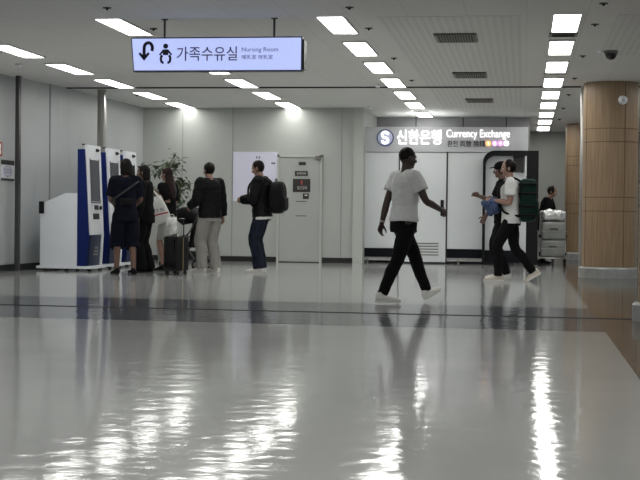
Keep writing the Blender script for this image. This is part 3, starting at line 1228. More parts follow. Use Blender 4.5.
def person(label, loc, yaw, height, spec):
    s = height / 1.75
    T = thing('person', label, 'person', loc, math.radians(yaw))
    S_ = Matrix.Scale(s, 4)
    drop = spec.get('drop', 0)
    lean = spec.get('lean', 0.0)
    side_w = spec.get('width', 1.0)
    hipz = .93 - drop
    P = V((0, 0, hipz))
    tors = .54
    ld = V((0, math.sin(lean), math.cos(lean)))
    N = P + ld * tors
    front = V((0, math.cos(lean), -math.sin(lean)))
    tw = math.radians(spec.get('twist', 0))
    rt = V((math.cos(tw), math.sin(tw), 0))
    hp = spec.get('head_pitch', 0.0)
    hyaw = math.radians(spec.get('head_yaw', 0))
    neckdir = V((0, math.sin(lean + hp * .5 + .12), math.cos(lean + hp * .5 + .12)))
    Hc = N + neckdir * .155
    HM = Matrix.Translation(Hc) @ Matrix.Rotation(hyaw, 4, 'Z') @ Matrix.Rotation(-(lean * .6 + hp), 4, 'X')

    def spine(k, off=0.0):
        return P + ld * (tors * k) + front * off

    # joints
    hips, knees, ankles, shoulders, elbows, wrists = {}, {}, {}, {}, {}, {}
    for sd in (-1, 1):
        hips[sd] = V((sd * .088, 0, hipz - .02))
        ft = spec['feet'][sd]
        an = V((ft[0], ft[1], ft[2] + .085))
        kn, an = ik(hips[sd], an, .425, .42, V((sd * .05, 1, 0)))
        knees[sd], ankles[sd] = kn, an
        shoulders[sd] = N + rt * (sd * .178 * side_w) - ld * .055
        hd_ = spec['hands'][sd]
        el, wr = ik(shoulders[sd], V(hd_[0]) + V((0, 0, -drop)), .285, .25, V(hd_[3] if len(hd_) > 3 else (sd * .35, -1, -.2)))
        elbows[sd], wrists[sd] = el, wr

    # ---- skin: one continuous surface
    bm = nb()
    R_, F_ = rt, front
    secs = []
    for k, rx, ry, off in ((-.10, .155, .105, -.008), (.0, .165, .112, -.006), (.15, .150, .105, 0), (.30, .135, .098, .004), (.55, .152, .110, .008), (.78, .165, .110, .0), (.92, .130, .085, -.008), (1.0, .07, .065, -.008)):
        secs.append((spine(k, off), R_ * rx * side_w, F_ * ry))
    loft(bm, secs, 20)
    tube(bm, [N - ld * .06, N + neckdir * .04, Hc - neckdir * .03], [.062, .054, .052], 14)
    for sd in (-1, 1):
        tube(bm, [N - ld * .035 + rt * sd * .05, shoulders[sd] + V((0, 0, .005))], [.055, .056], 12)
        w_ = elbows[sd] + (wrists[sd] - elbows[sd]) * .4
        tube(bm, [shoulders[sd], (shoulders[sd] + elbows[sd]) / 2, elbows[sd], w_, wrists[sd]], [.054, .048, .039, .040, .026], 12)
        hd_ = spec['hands'][sd]
        d = (wrists[sd] - elbows[sd]).normalized()
        if len(hd_) > 4:
            d = (d + V(hd_[4])).normalized()
        hand(bm, wrists[sd], d, hd_[1], sd, hd_[2])
        kn, an = knees[sd], ankles[sd]
        calf = kn + (an - kn) * .3 + V((0, -.014, 0))
        tube(bm, [hips[sd], (hips[sd] + kn) / 2, kn, calf, an], [.088, .074, .055, .054, .036], 14)
        ft = spec['feet'][sd]
        fm = foot_matrix(ft, an)
        loft(bm, [(fm @ V(c), (fm.to_3x3() @ V((a, 0, 0))), (fm.to_3x3() @ V((0, 0, b)))) for c, a, b in (((0, -.062, -.045), .026, .030), ((0, -.02, -.03), .033, .05), ((0, .06, -.045), .040, .034), ((0, .13, -.06), .042, .020), ((0, .17, -.065), .030, .012))], 12)
    # head
    hb = nb()
    ball(hb, (0, -.006, .022), .076, .094, .098, seg=24)
    ball(hb, (0, .022, -.035), .058, .066, .078, seg=20)
    ball(hb, (0, .062, -.088), .024, .022, .020)
    ball(hb, (0, .086, .022), .044, .012, .010)                      # brow
    tube(hb, [(0, .088, .012), (0, .102, -.014), (0, .104, -.030)], [.008, .010, .013], 10)
    for sd in (-1, 1):
        ball(hb, (sd * .011, .094, -.034), .008, .009, .007)
        ball(hb, (sd * .040, .066, -.028), .022, .018, .020)         # cheek
        ball(hb, (sd * .079, -.008, -.012), .010, .020, .033)        # ear
        ball(hb, (sd * .081, -.012, .006), .010, .016, .014)
    ball(hb, (0, .075, -.060), .022, .012, .012)
    hb.transform(HM)
    tmp = bpy.data.meshes.new('h')
    hb.to_mesh(tmp)
    hb.free()
    bm.from_mesh(tmp)
    bpy.data.meshes.remove(tmp)
    me = remesh(bm, .0062, 2)
    me.transform(S_)
    obj('body', me, M[spec['skin']], T)
    for sd in (-1, 1):
        bm = nb()
        ball(bm, (sd * .031, .077, .002), .0125, .0125, .0105, seg=16)
        for f in bm.faces:
            c = f.calc_center_median() - V((sd * .031, .077, .002))
            f.material_index = 1 if c.y > .0095 else 0
        bm.transform(S_ @ HM)
        obj('eye', bm, [M['eye'], M['iris']], T, True)
    bm = nb()
    ball(bm, (0, .0825, -.056), .020, .0065, .0045)
    ball(bm, (0, .081, -.064), .017, .007, .005)
    bm.transform(S_ @ HM)
    obj('lips', bm, M['lipsdark' if spec['skin'] == 'skin_dark' else 'lips'], T, True)

    # ---- hair
    hr = spec.get('hair', 'short')
    bm = nb()
    ball(bm, (0, -.022, .024), .0865, .096, .103, seg=24)
    if hr == 'crop':
        bm.free()
        bm = nb()
        ball(bm, (0, -.014, .032), .079, .095, .093, seg=24)
    if hr == 'bob':
        loft(bm, [((0, -.035, .05), V((.086, 0, 0)), V((0, .078, 0))), ((0, -.045, -.03), V((.094, 0, 0)), V((0, .066, 0))), ((0, -.05, -.115), V((.097, 0, 0)), V((0, .055, 0))), ((0, -.05, -.135), V((.08, 0, 0)), V((0, .04, 0)))], 18)
    if hr == 'long':
        loft(bm, [((0, -.035, .05), V((.086, 0, 0)), V((0, .076, 0))), ((0, -.045, -.05), V((.094, 0, 0)), V((0, .066, 0))), ((0, -.075, -.16), V((.112, 0, 0)), V((0, .055, 0))), ((0, -.105, -.30), V((.115, 0, 0)), V((0, .045, 0))), ((0, -.11, -.40), V((.08, 0, 0)), V((0, .028, 0)))], 18)
    if hr in ('bob', 'long'):
        tube(bm, [(-.06, .045, .095), (0, .064, .098), (.06, .045, .095)], [.014, .016, .014], 10)
    bm.transform(HM)
    me = remesh(bm, .007, 2, .006 if hr != 'crop' else .002, (26, 26, 7), 3.1)
    me.transform(S_)
    obj('hair', me, M[spec.get('hairmat', 'hair')], T)
    if spec.get('cap'):
        bm = nb()
        ball(bm, (0, -.012, .055), .094, .108, .082, seg=24)
        loft(bm, [((0, .06, .052), V((.08, 0, 0)), V((0, 0, .01))), ((0, .14, .045), V((.07, 0, 0)), V((0, 0, .006))), ((0, .165, .04), V((.045, 0, 0)), V((0, 0, .004)))], 16)
        bm.transform(HM)
        me = remesh(bm, .007, 2)
        me.transform(S_)
        obj('cap', me, M['blackcotton'], T)

    # ---- top
    tp = spec['top']
    e_ = tp.get('ease', .014)
    bm = nb()
    hk = tp.get('hem', -.12)
    secs = []
    for k, rx, ry, off in ((hk, .172, .122, -.004), ((hk + .15) / 2, .168, .118, -.002), (.15, .155, .112, 0), (.30, .145, .106, .004), (.55, .156, .114, .008), (.78, .167, .113, .0), (.90, .140, .092, -.008), (.985, .075, .070, -.008)):
        secs.append((spine(k, off), R_ * (rx + e_) * side_w, F_ * (ry + e_)))
    loft(bm, secs, 22)
    for sd in (-1, 1):
        sh, el, wr = shoulders[sd], elbows[sd], wrists[sd]
        tube(bm, [N - ld * .04 + rt * sd * .05, sh + V((0, 0, .004))], [.058 + e_ * .6, .058 + e_ * .7], 12)
        if tp['sleeve'] == 'short':
            en = sh + (el - sh) * tp.get('slen', .62)
            tube(bm, [sh, en], [.060 + e_ * .8, .055 + e_ * 1.4], 14, r1=False)
        else:
            tube(bm, [sh, (sh + el) / 2, el, (el + wr) / 2, wr - (wr - el) * .02], [.060 + e_, .054 + e_, .047 + e_, .043 + e_, .032 + e_], 14, r1=False)
    me = remesh(bm, .0085, 1, tp.get('wr', .006), (8, 8, 13), tp.get('seed', 1.0))
    me.transform(S_)
    topo = obj(tp['name'], me, M[tp['mat']], T)
    if tp.get('under'):
        bm = nb()
        loft(bm, [(spine(hk - .075, -.004), R_ * .206, F_ * .158), (spine(hk + .1, -.002), R_ * .190, F_ * .138)], 22)
        me = remesh(bm, .0085, 1, .004, (9, 9, 4), 5)
        me.transform(S_)
        obj('undershirt', me, M['whitecotton'], T)

    # ---- bottom
    bt = spec['bottom']
    e_ = bt.get('ease', .012)
    bm = nb()
    loft(bm, [(V((0, -.006, hipz - .12)), V((.160 + e_ * .7, 0, 0)), V((0, .121 + e_ * .7, 0))), (V((0, -.006, hipz)), V((.172 + e_ * .6, 0, 0)), V((0, .123 + e_ * .6, 0))), (spine(.12, 0), V((bt.get('waist', .150), 0, 0)), V((0, bt.get('waist', .150) * .71, 0))), (spine(bt.get('rise', .13), 0), V((bt.get('waist', .150), 0, 0)), V((0, bt.get('waist', .150) * .71, 0)))], 22)
    if bt['type'] == 'skirt':
        z1 = bt['len']
        mid = (ankles[-1] + ankles[1]) / 2
        f = 1 - (z1 / hipz)
        loft(bm, [(V((0, -.004, hipz - .05)), V((.172 + e_, 0, 0)), V((0, .120 + e_, 0))), (V((mid.x * f * .5, mid.y * f * .5, (hipz + z1) / 2)), V((.185 + e_, 0, 0)), V((0, .145 + e_, 0))), (V((mid.x * f, mid.y * f, z1)), V((bt.get('flare', .21), 0, 0)), V((0, bt.get('flare', .21) * .8, 0)))], 24)
    else:
        for sd in (-1, 1):
            hp_, kn, an = hips[sd], knees[sd], ankles[sd]
            if bt['type'] == 'shorts':
                en = kn + (an - kn) * bt.get('below', .12)
                tube(bm, [hp_ + V((0, 0, -.01)), (hp_ + kn) / 2, kn, en], [.094 + e_ * .35, .088 + e_, .078 + e_, .078 + e_], 16, r1=False)
            else:
                q = bt.get('hemr', .056)
                an2 = an + (an - kn).normalized() * bt.get('drop', .02)
                calf = kn + (an - kn) * .35 + V((0, -.010, 0))
                tube(bm, [hp_ + V((0, 0, -.01)), (hp_ + kn) / 2, kn, calf, an2], [.092 + e_ * .35, .080 + e_ * .9, max(.060 + e_, q), max(.058 + e_ * .9, q * 1.0), q], 16, r1=False)
    me = remesh(bm, .0085, 1, bt.get('wr', .006), bt.get('ws', (8, 8, 12)), bt.get('seed', 2.0))
    me.transform(S_)
    obj(bt['name'], me, M[bt['mat']], T)

    # ---- shoes
    for sd in (-1, 1):
        ft = spec['feet'][sd]
        fm = foot_matrix(ft, ankles[sd])
        sh = spec['shoe']
        bm = nb()
        loft(bm, [(V(c), V((a, 0, 0)), V((0, 0, b))) for c, a, b in (((0, -.078, -.035), .026, .032), ((0, -.066, -.025), .038, .05), ((0, -.01, -.028), .043, .050), ((0, .06, -.042), .047, .038), ((0, .13, -.055), .050, .027), ((0, .18, -.060), .042, .020), ((0, .205, -.064), .022, .012))], 18)
        if sh.get('high', True):
            tube(bm, [(0, -.012, -.03), (0, -.018, .03)], [.046, .047], 16, r1=False)
        bm.transform(fm)
        me = remesh(bm, .0065, 2)
        me.transform(S_)
        so = obj('shoe', me, M[sh['mat']], T)
        bm = nb()
        outl = []
        for i in range(28):
            q = 2 * PI * i / 28
            y = .062 + .146 * math.sin(q)
            wv = .046 + .008 * math.sin(q)
            outl.append((wv * math.cos(q) * (1 if abs(math.sin(q)) < .9 else .95), y))
        prism(bm, outl, -.086, -.058, 'z', .005)
        bm.transform(fm)
        bm.transform(S_)
        obj('sole', bm, M[sh['sole']], so, True)
    T['s'] = s
    return T, dict(s=s, wr=wrists, el=elbows, sh=shoulders, N=N, ld=ld, front=front, rt=rt, spine=spine, HM=HM, hips=hips)


def foot_matrix(ft, an):
    """foot frame at the ankle: pitch lifts the toe (+) or the heel (-), ft = x, y, z, pitch, toe-out"""
    pitch = ft[3] if len(ft) > 3 else 0
    out = ft[4] if len(ft) > 4 else 0
    return Matrix.Translation(an) @ Matrix.Rotation(math.radians(out), 4, 'Z') @ Matrix.Rotation(math.radians(pitch), 4, 'X')


def wp(T, p, s):
    """local person point -> world (before the depsgraph has run)"""
    return Matrix.Translation(T.location) @ Matrix.Rotation(T.rotation_euler.z, 4, 'Z') @ (V(p) * s)


STAND = {-1: (-.10, 0, 0, 0, 10), 1: (.10, 0, 0, 0, -10)}
# walking man
T6, J6 = person('man in white T-shirt and slim black trousers striding across the floor', (X_(404, 14.35), 14.35, 0), -48, 1.645, dict(
    skin='skin_dark', hair='crop', drop=.035, lean=.03, twist=-6, head_yaw=-10, width=1.12, head_pitch=.06,
    feet={-1: (-.075, .40, .02, 24, 8), 1: (.075, -.345, .0, 0, -22)},
    hands={-1: ((-.235, -.13, .905), (1, .2, 0), .35, (-.3, -1, 0)), 1: ((.27, .30, 1.06), (-1, .1, -.3), .75, (.5, -1, -.4))},
    top=dict(name='t_shirt', mat='whitecotton', sleeve='short', hem=.0, ease=.024, slen=.60, wr=.007, seed=3),
    bottom=dict(name='trousers', mat='blackdenim', type='long', ease=.014, hemr=.056, waist=.168, rise=.16, drop=.0, wr=.005),
    shoe=dict(mat='whiteshoe', sole='sole')))
w6, e6 = J6['wr'][-1], J6['el'][-1]
dd_ = (w6 - e6).normalized()
bm = nb()
tube(bm, [w6 - dd_ * .028, w6 - dd_ * .008], [.034, .033], 18, r0=False, r1=False)
bm.transform(Matrix.Scale(J6['s'], 4))
obj('watch', bm, M['metal'], T6, True)

# person in navy at the machines
T1, J1 = person('person in navy T-shirt and knee-length dark shorts using the middle machine', (X_(125.5, 19.65), 19.65, 0), 22, 1.70, dict(
    skin='skin_tan', hair='bob', lean=.04, head_pitch=.12, head_yaw=10, width=.94,
    feet={-1: (-.125, .02, 0, 0, 14), 1: (.125, -.03, 0, 0, -14)},
    hands={-1: ((-.14, .28, 1.06), (.6, 0, -.6), .3, (-.5, -.8, -.6)), 1: ((.16, .27, 1.04), (-.6, 0, -.6), .3, (.5, -.8, -.6))},
    top=dict(name='t_shirt', mat='navycotton', sleeve='short', hem=-.20, ease=.022, slen=.86, wr=.008, seed=8),
    bottom=dict(name='shorts', mat='navycotton', type='shorts', ease=.030, below=.22, wr=.008),
    shoe=dict(mat='blackcotton', sole='rubber', high=False)))
bm = nb()
sp_, fr = J1['spine'], J1['front']
for k0_, k1_, a_ in ((.92, .30, .13), ):
    pass
band = []
for i in range(25):
    q = i / 24 * 2 * PI
    c = sp_(.62 + .28 * math.cos(q), 0)
    band.append(c + J1['rt'] * (.205 * math.cos(q)) + fr * (-.160 * math.sin(q)))
ring = [(p, ) for p in band]
for i in range(24):
    a, b = band[i], band[i + 1]
    tube(bm, [a, b], [.014, .014], 8, sub=1)
bm.transform(Matrix.Scale(J1['s'], 4))
obj('crossbody_strap', bm, M['strapgrey'], T1, True)
bm = nb()
c = sp_(.30, -.172)
box(bm, -.10, .10, -.03, .02, -.045, .045, .015)
bm.transform(Matrix.Scale(J1['s'], 4) @ Matrix.Translation(c))
obj('waist_pouch', bm, M['blackshell'], T1, True)

# person in black beside
T2, J2 = person('person all in black with long wide trousers between the machines and the suitcase', (X_(145.5, 20.5), 20.5, 0), 88, 1.64, dict(
    skin='skin_tan', hair='bob', lean=.03, head_pitch=.08,
    feet={-1: (-.09, .05, 0, 0, 5), 1: (.09, -.03, 0, 0, -5)},
    hands={-1: ((-.235, .06, .83), (1, 0, 0), .5, (-.3, -1, 0)), 1: ((.18, .26, 1.08), (-.6, 0, -.6), .4)},
    top=dict(name='blouse', mat='blackcotton', sleeve='long', hem=-.22, ease=.024, wr=.008, seed=5),
    bottom=dict(name='wide_trousers', mat='blackcotton', type='long', ease=.03, hemr=.105, drop=.035, wr=.008),
    shoe=dict(mat='blackcotton', sole='rubber', high=False)))

# woman with the tote
T3, J3 = person('woman with long dark hair and pale grey skirt carrying a white tote', (X_(168, 21.3), 21.3, 0), 70, 1.63, dict(
    skin='skin_light', hair='long', hairmat='hairred', lean=.02, head_pitch=.05,
    feet={-1: (-.08, .03, 0, 0, 5), 1: (.08, -.04, 0, 0, -5)},
    hands={-1: ((-.25, .06, 1.29), (.5, -.4, .2), .9, (-.3, .2, -1)), 1: ((.17, .25, 1.05), (-.6, 0, -.6), .4)},
    top=dict(name='blouse', mat='blackcotton', sleeve='short', slen=.8, hem=-.02, ease=.02, wr=.007, seed=11),
    bottom=dict(name='skirt', mat='palegrey', type='skirt', len=.53, flare=.205, wr=.008, ws=(14, 14, 3)),
    shoe=dict(mat='blackcotton', sole='rubber')))

# person in grey trousers
T4, J4 = person('person in black jacket and loose grey trousers seen from behind', (X_(210, 21.2), 21.2, 0), 48, 1.71, dict(
    skin='skin_light', hair='short', lean=.03, head_pitch=.12,
    feet={-1: (-.11, .05, 0, 0, 22), 1: (.11, -.02, 0, 0, 12)},
    hands={-1: ((-.20, .26, 1.05), (.6, 0, -.6), .4), 1: ((.285, .04, .86), (-1, 0, 0), .4, (.4, -1, 0))},
    top=dict(name='jacket', mat='blackshell', sleeve='long', hem=-.13, ease=.036, wr=.010, seed=15),
    bottom=dict(name='sweatpants', mat='greyjersey', type='long', ease=.036, hemr=.088, drop=.03, wr=.010, ws=(9, 9, 6)),
    shoe=dict(mat='whiteshoe', sole='sole', high=False)))

# jeans man with backpack
T5, J5 = person('man in black jacket and dark blue jeans wearing a black backpack', (X_(262, 21.5), 21.5, 0), 84, 1.76, dict(
    skin='skin_light', hair='short', lean=.05, head_pitch=.30,
    feet={-1: (-.09, .02, 0, 0, 5), 1: (.09, .03, 0, 0, -5)},
    hands={-1: ((-.10, .30, 1.13), (.7, 0, -.2), .6, (-.5, -.6, -1)), 1: ((.10, .30, 1.12), (-.7, 0, -.2), .6, (.5, -.6, -1))},
    top=dict(name='jacket', mat='blackshell', sleeve='long', hem=-.13, ease=.034, wr=.010, seed=21, under=True),
    bottom=dict(name='jeans', mat='denim', type='long', ease=.026, hemr=.088, drop=.03, wr=.009, ws=(7, 7, 9)),
    shoe=dict(mat='whiteshoe', sole='sole', high=False)))

# walking pair on the right
T7, J7 = person('person in white T-shirt and black trousers walking with a green backpack', (X_(511, 19.85), 19.85, 0), 90, 1.74, dict(
    skin='skin_light', hair='short', drop=.02, lean=.03, head_pitch=.1,
    feet={-1: (-.06, .17, .0, 0, 4), 1: (.06, -.32, .055, -32, -4)},
    hands={-1: ((-.14, .25, 1.16), (.6, 0, -.4), .6, (-.4, -.6, -1)), 1: ((.14, .26, 1.18), (-.6, 0, -.4), .6, (.4, -.6, -1))},
    top=dict(name='t_shirt', mat='whitecotton', sleeve='short', hem=-.17, ease=.022, slen=.66, wr=.008, seed=25),
    bottom=dict(name='trousers', mat='blackdenim', type='long', ease=.012, hemr=.062, drop=.01, wr=.006),
    shoe=dict(mat='beigeshoe', sole='sole')))
T8, J8 = person('person in black cap and black clothes walking half hidden behind the white T-shirt', (X_(503, 20.45), 20.45, 0), 90, 1.72, dict(
    skin='skin_tan', hair='short', cap=True, drop=.01, lean=.03, head_pitch=.05,
    feet={-1: (-.07, -.06, .0, 0, 4), 1: (.07, .05, .0, 0, -4)},
    hands={-1: ((-.15, .26, .92), (1, 0, 0), .5, (-.4, -1, -.3)), 1: ((.12, .36, 1.24), (-.6, 0, -.4), .5, (.4, -.6, -1))},
    top=dict(name='shirt', mat='blackcotton', sleeve='short', hem=-.17, ease=.022, slen=.7, wr=.008, seed=29),
    bottom=dict(name='trousers', mat='blackdenim', type='long', ease=.014, hemr=.066, drop=.01, wr=.006),
    shoe=dict(mat='whiteshoe', sole='sole')))
# person behind the trolley
T9, J9 = person('person in black bending over the loaded trolley by the far wall', (.34, 27.85, 0), -105, 1.60, dict(
    skin='skin_light', hair='short', lean=.30, head_pitch=.1, drop=.03,
    feet={-1: (-.10, .0, 0, 0, 8), 1: (.10, .03, 0, 0, -8)},
    hands={-1: ((-.14, .42, 1.02), (0, 0, -1), .5, (-.6, -.4, -.8)), 1: ((.14, .42, 1.02), (0, 0, -1), .5, (.6, -.4, -.8))},
    top=dict(name='jacket', mat='blackcotton', sleeve='long', hem=-.13, ease=.02, wr=.007, seed=33),
    bottom=dict(name='trousers', mat='blackdenim', type='long', ease=.016, hemr=.07, drop=.01, wr=.006),
    shoe=dict(mat='blackcotton', sole='rubber', high=False)))


# ------------------------------------------------------------------ carried things
def soft_box(sx, sy, sz, bulge=.12, n=10, p=3.2):
    """superellipsoid block, base at z = 0"""
    b = nb()
    bmesh.ops.create_uvsphere(b, u_segments=32, v_segments=20, radius=1)
    for v in b.verts:
        c = v.co
        r = (abs(c.x) ** p + abs(c.y) ** p + abs(c.z) ** p) ** (1 / p)
        v.co = V((c.x / r * sx, c.y / r * sy, c.z / r * sz + sz))
    return b


def jitter(b, amp, sc, seed=0):
    b.normal_update()
    for v in b.verts:
        v.co += v.normal * noise.noise(v.co * sc + V((seed, seed, seed))) * amp


def backpack(label, T, J, off, z0, w, d, h, main, trim, name='backpack', hoops=False):
    s = J['s']
    c = J['spine'](.5, 0) * s
    base = V((0, c.y - off - d, z0))
    t = thing('backpack', label, 'backpack', wp(T, base, 1.0), T.rotation_euler.z)
    b = soft_box(w / 2, d, h / 2, p=7 if hoops else 3.6)
    jitter(b, .012, 7, 2)
    obj('main_pack', b, M[main], t, True)
    b = soft_box(w / 2 * .8, d * .45, h * .24, p=3.2)
    bmesh.ops.translate(b, verts=b.verts, vec=(0, -d * .85, .04))
    jitter(b, .008, 9, 4)
    pk = obj('front_pocket', b, M[trim], t, True)
    b = nb()
    pts = [(-w * .30 + w * .60 * i / 12, -d * 1.28, .04 + h * .40 + .015 * math.sin(i / 12 * PI)) for i in range(13)]
    tube(b, pts, .005, 6, sub=1)
    obj('zip', b, M['darkmetal'], pk)
    for sd in (-1, 1):
        b = nb()
        sh = J['sh'][sd] * s
        f = .10
        up = h * .9
        yo = -base.y
        x = sd * .115 * s
        pts = [(x * .7, d * .6, up), (x, yo - .02 + sh.y, sh.z - z0 + .068), (x * 1.1, yo + sh.y + .145 * s, sh.z - z0 - .06), (x * 1.2, yo + c.y + .165 * s, h * .5), (x * 1.45, yo + c.y + .08, h * .22), (x * 1.3, d * .7, h * .12)]
        tube(b, pts, .017, 8, sub=5)
        obj('strap', b, M['blackshell'], t, True)
    b = nb()
    tube(b, [(-.05, d * .2, h * .97), (-.03, d * .2, h + .035), (.03, d * .2, h + .035), (.05, d * .2, h * .97)], .009, 8, sub=4)
    obj('top_loop', b, M['blackshell'], t, True)
    if hoops:
        for zz in (.09, h * .36, h * .66, h * .88):
            b = nb()
            pts = []
            for i in range(25):
                q = 2 * PI * i / 24
                r = (abs(math.cos(q)) ** 7 + abs(math.sin(q)) ** 7) ** (-1 / 7)
                k_ = 1
                pts.append((math.cos(q) * r * (w / 2 + .006) * k_, math.sin(q) * r * (d + .006) * k_, zz))
            tube(b, pts, .016, 8, sub=1)
            obj('compression_band', b, M['blackshell'], t, True)
    return t


backpack('full black backpack worn on the back of the man in jeans', T5, J5, .14, .92, .34, .125, .50, 'blackshell', 'blackshell')
backpack('dark green backpack with black bands worn over the white T-shirt', T7, J7, .13, .84, .36, .115, .60, 'greenshell', 'greenshell', hoops=True)

# blue jacket folded over the forearms
s = J7['s']
c = (J7['wr'][-1] + J7['wr'][1]) / 2 * s
bm = nb()
for i, (dx, dy, dz_, rx, ry, rz_) in enumerate(((0, -.01, -.02, .20, .09, .06), (.02, .05, -.07, .17, .08, .09), (-.04, -.02, -.10, .16, .08, .10), (-.09, .09, -.05, .10, .08, .05), (.06, .03, -.16, .09, .06, .07))):
    ball(bm, c + V((dx, dy, dz_)), rx, ry, rz_, seg=20)
me = remesh(bm, .010, 2, .020, (9, 9, 11), 7)
wpt = wp(T7, (c.x, c.y, c.z), 1.0)
me.transform(Matrix.Translation((-c.x, -c.y, -c.z)))
jk = obj('folded_jacket', me, M['bluecloth'])
jk.location = wpt
jk.rotation_euler = (0, 0, T7.rotation_euler.z)
tag(jk, 'crumpled blue denim jacket held in front of the white T-shirt', 'jacket')

# tote bag held at the shoulder
s = J3['s']
w3 = wp(T3, J3['wr'][-1] + V((-.02, .02, -.02)), s)
TW, TH = .40, .42
tb = thing('tote_bag', 'white printed tote bag hanging from the long-haired woman\'s hand', 'bag', (w3.x + .10, w3.y - .12, w3.z - .44))
tilt = Matrix.Rotation(math.radians(-14), 4, 'Y')


def TM(b):
    b.transform(tilt)


bm = nb()
n = 14
poly = []
G = [[None] * (n + 1) for _ in range(2)]
loft(bm, [((0, 0, z), V((w_, 0, 0)), V((0, d_, 0))) for z, w_, d_ in ((0, TW * .50, .03), (.02, TW * .53, .055), (.14, TW * .51, .065), (.28, TW * .42, .045), (TH, TW * .30, .02))], 28)
jitter(bm, .014, 8, 3)
TM(bm)
obj('bag_body', bm, M['totecloth'], tb, True)


def bagpatch(name, x0, x1, z0, z1, m, lift):
    b = nb()
    N_ = 10
    vs = []
    for i in range(N_ + 1):
        x = x0 + (x1 - x0) * i / N_
        row = []
        for z in (z0, z1):
            wz = TW * (.53 - (max(0, z - .05) / TH) * .17)
            dz2 = .06 * math.sqrt(max(.05, 1 - (x / wz) ** 2))
            row.append((x, -dz2 - lift, z))
        vs.append(row)
    for i in range(N_):
        a, b2 = vs[i], vs[i + 1]
        q = [a[0], b2[0], b2[1], a[1]]
        ff = [b.verts.new(p) for p in q] + [b.verts.new((p[0], p[1] + .004, p[2])) for p in q]
        b.faces.new(ff[:4])
        b.faces.new(ff[7:3:-1])
        for k in range(4):
            b.faces.new((ff[k], ff[4 + k], ff[4 + (k + 1) % 4], ff[(k + 1) % 4]))
    bmesh.ops.recalc_face_normals(b, faces=b.faces)
    TM(b)
    obj(name, b, m, tb)


bagpatch('print_stripe', -.17, .19, .125, .148, M['redprint'], .008)
bagpatch('green_print', -.13, -.02, .26, .36, M['green'], .008)
lt = lettering('print_lettering', 'OLIVE YO', -.13, .12, .155, .20, -.070, M['greyprint'], tb, .004, .01) if False else lettering('print_lettering', 'DUTY N', -.13, .14, .175, .225, -.074, M['greyprint'], tb, .004, .01)
lt.data.transform(tilt)
for yy in (-.03, .03):
    b = nb()
    tube(b, [(-.10, yy, TH - .03), (-.05, yy * .6, TH + .10), (-.02, yy * .4, TH + .16), (.03, yy * .6, TH + .10), (.10, yy, TH - .03)], .008, 8, sub=4)
    TM(b)
    obj('strap', b, M['totecloth'], tb, True)

# suitcase
sx = X_(176.5, 20.0)
t = thing('suitcase', 'black upright cabin suitcase with its handle pulled up', 'suitcase', (sx, 20.0, 0), math.radians(-38))
cw, cd, ch = .33, .23, .50
bm = nb()
box(bm, -cw / 2, cw / 2, -cd / 2, cd / 2, .065, .065 + ch, .03)
obj('shell', bm, M['black'], t, True)
bm = nb()
for k in range(6):
    x = -cw / 2 + .05 + k * (cw - .10) / 5
    box(bm, x - .008, x + .008, -cd / 2 - .006, -cd / 2 + .002, .11, .02 + ch)
obj('ribs', bm, M['blackgloss'], t)
bm = nb()
pts = [(-cw / 2 - .002, 0, .10), (-cw / 2 - .002, 0, .04 + ch)]
box(bm, cw / 2 - .001, cw / 2 + .004, -.006, .006, .08, .05 + ch)
box(bm, -cw / 2 - .004, -cw / 2 + .001, -.006, .006, .08, .05 + ch)
box(bm, -cw / 2 + .03, cw / 2 - .03, -.006, .006, .064 + ch, .069 + ch)
obj('zip_line', bm, M['brass'], t)
bm = nb()
for x in (-.085, .085):
    tube(bm, [(x, .07, .06 + ch), (x, .07, .82)], .008, 10)
tube(bm, [(-.095, .07, .82), (.095, .07, .82)], .014, 10)
obj('pull_handle', bm, M['blackgloss'], t, True)
bm = nb()
tube(bm, [(-.07, -.02, .062 + ch), (-.05, -.02, .092 + ch), (.05, -.02, .092 + ch), (.07, -.02, .062 + ch)], .009, 8, sub=3)
obj('carry_handle', bm, M['metal'], t, True)
for x in (-1, 1):
    for y in (-1, 1):
        bm = nb()
        px_, py_ = x * (cw / 2 - .045), y * (cd / 2 - .04)
        cyl(bm, (px_ - .012, py_, .03), .03, .024, 'x', 18)
        box(bm, px_ - .018, px_ + .018, py_ - .014, py_ + .014, .045, .075)
        obj('wheel', bm, M['rubber'], t, True)

# white patterned carrier bag standing on the suitcase, leaning on the handle
t = thing('carrier_bag', 'white carrier bag with grey swirls resting on the black suitcase', 'bag', (sx - .10, 20.11, .072 + ch), math.radians(-20))
b = nb()
loft(b, [((0, 0, z), V((w_, 0, 0)), V((0, d_, 0))) for z, w_, d_ in ((0, .075, .05), (.015, .095, .06), (.10, .10, .062), (.20, .095, .04), (.27, .085, .015))], 24)
jitter(b, .014, 12, 6)
mm = mat('white bag with grey swirls', (.55, .56, .55), .6, var=.45, vscale=9)
obj('bag_body', b, mm, t, True)
b = nb()
tube(b, [(-.05, 0, .25), (-.03, 0, .31), (.03, 0, .31), (.05, 0, .25)], .006, 8, sub=4)
obj('bag_handle', b, M['totecloth'], t, True)

# pushchair
SX, SYY = X_(187, 22.1), 22.1
t = thing('pushchair', 'black pushchair with raised hood standing behind the suitcase', 'pushchair', (SX, SYY, 0), math.radians(70))
b = nb()
for i in range(13):
    pass
secs = []
for i in range(9):
    q = math.radians(-12 + i * 15)
    c = V((0, -.10 + .22 * math.sin(q) * .0, .74))
    secs.append(q)
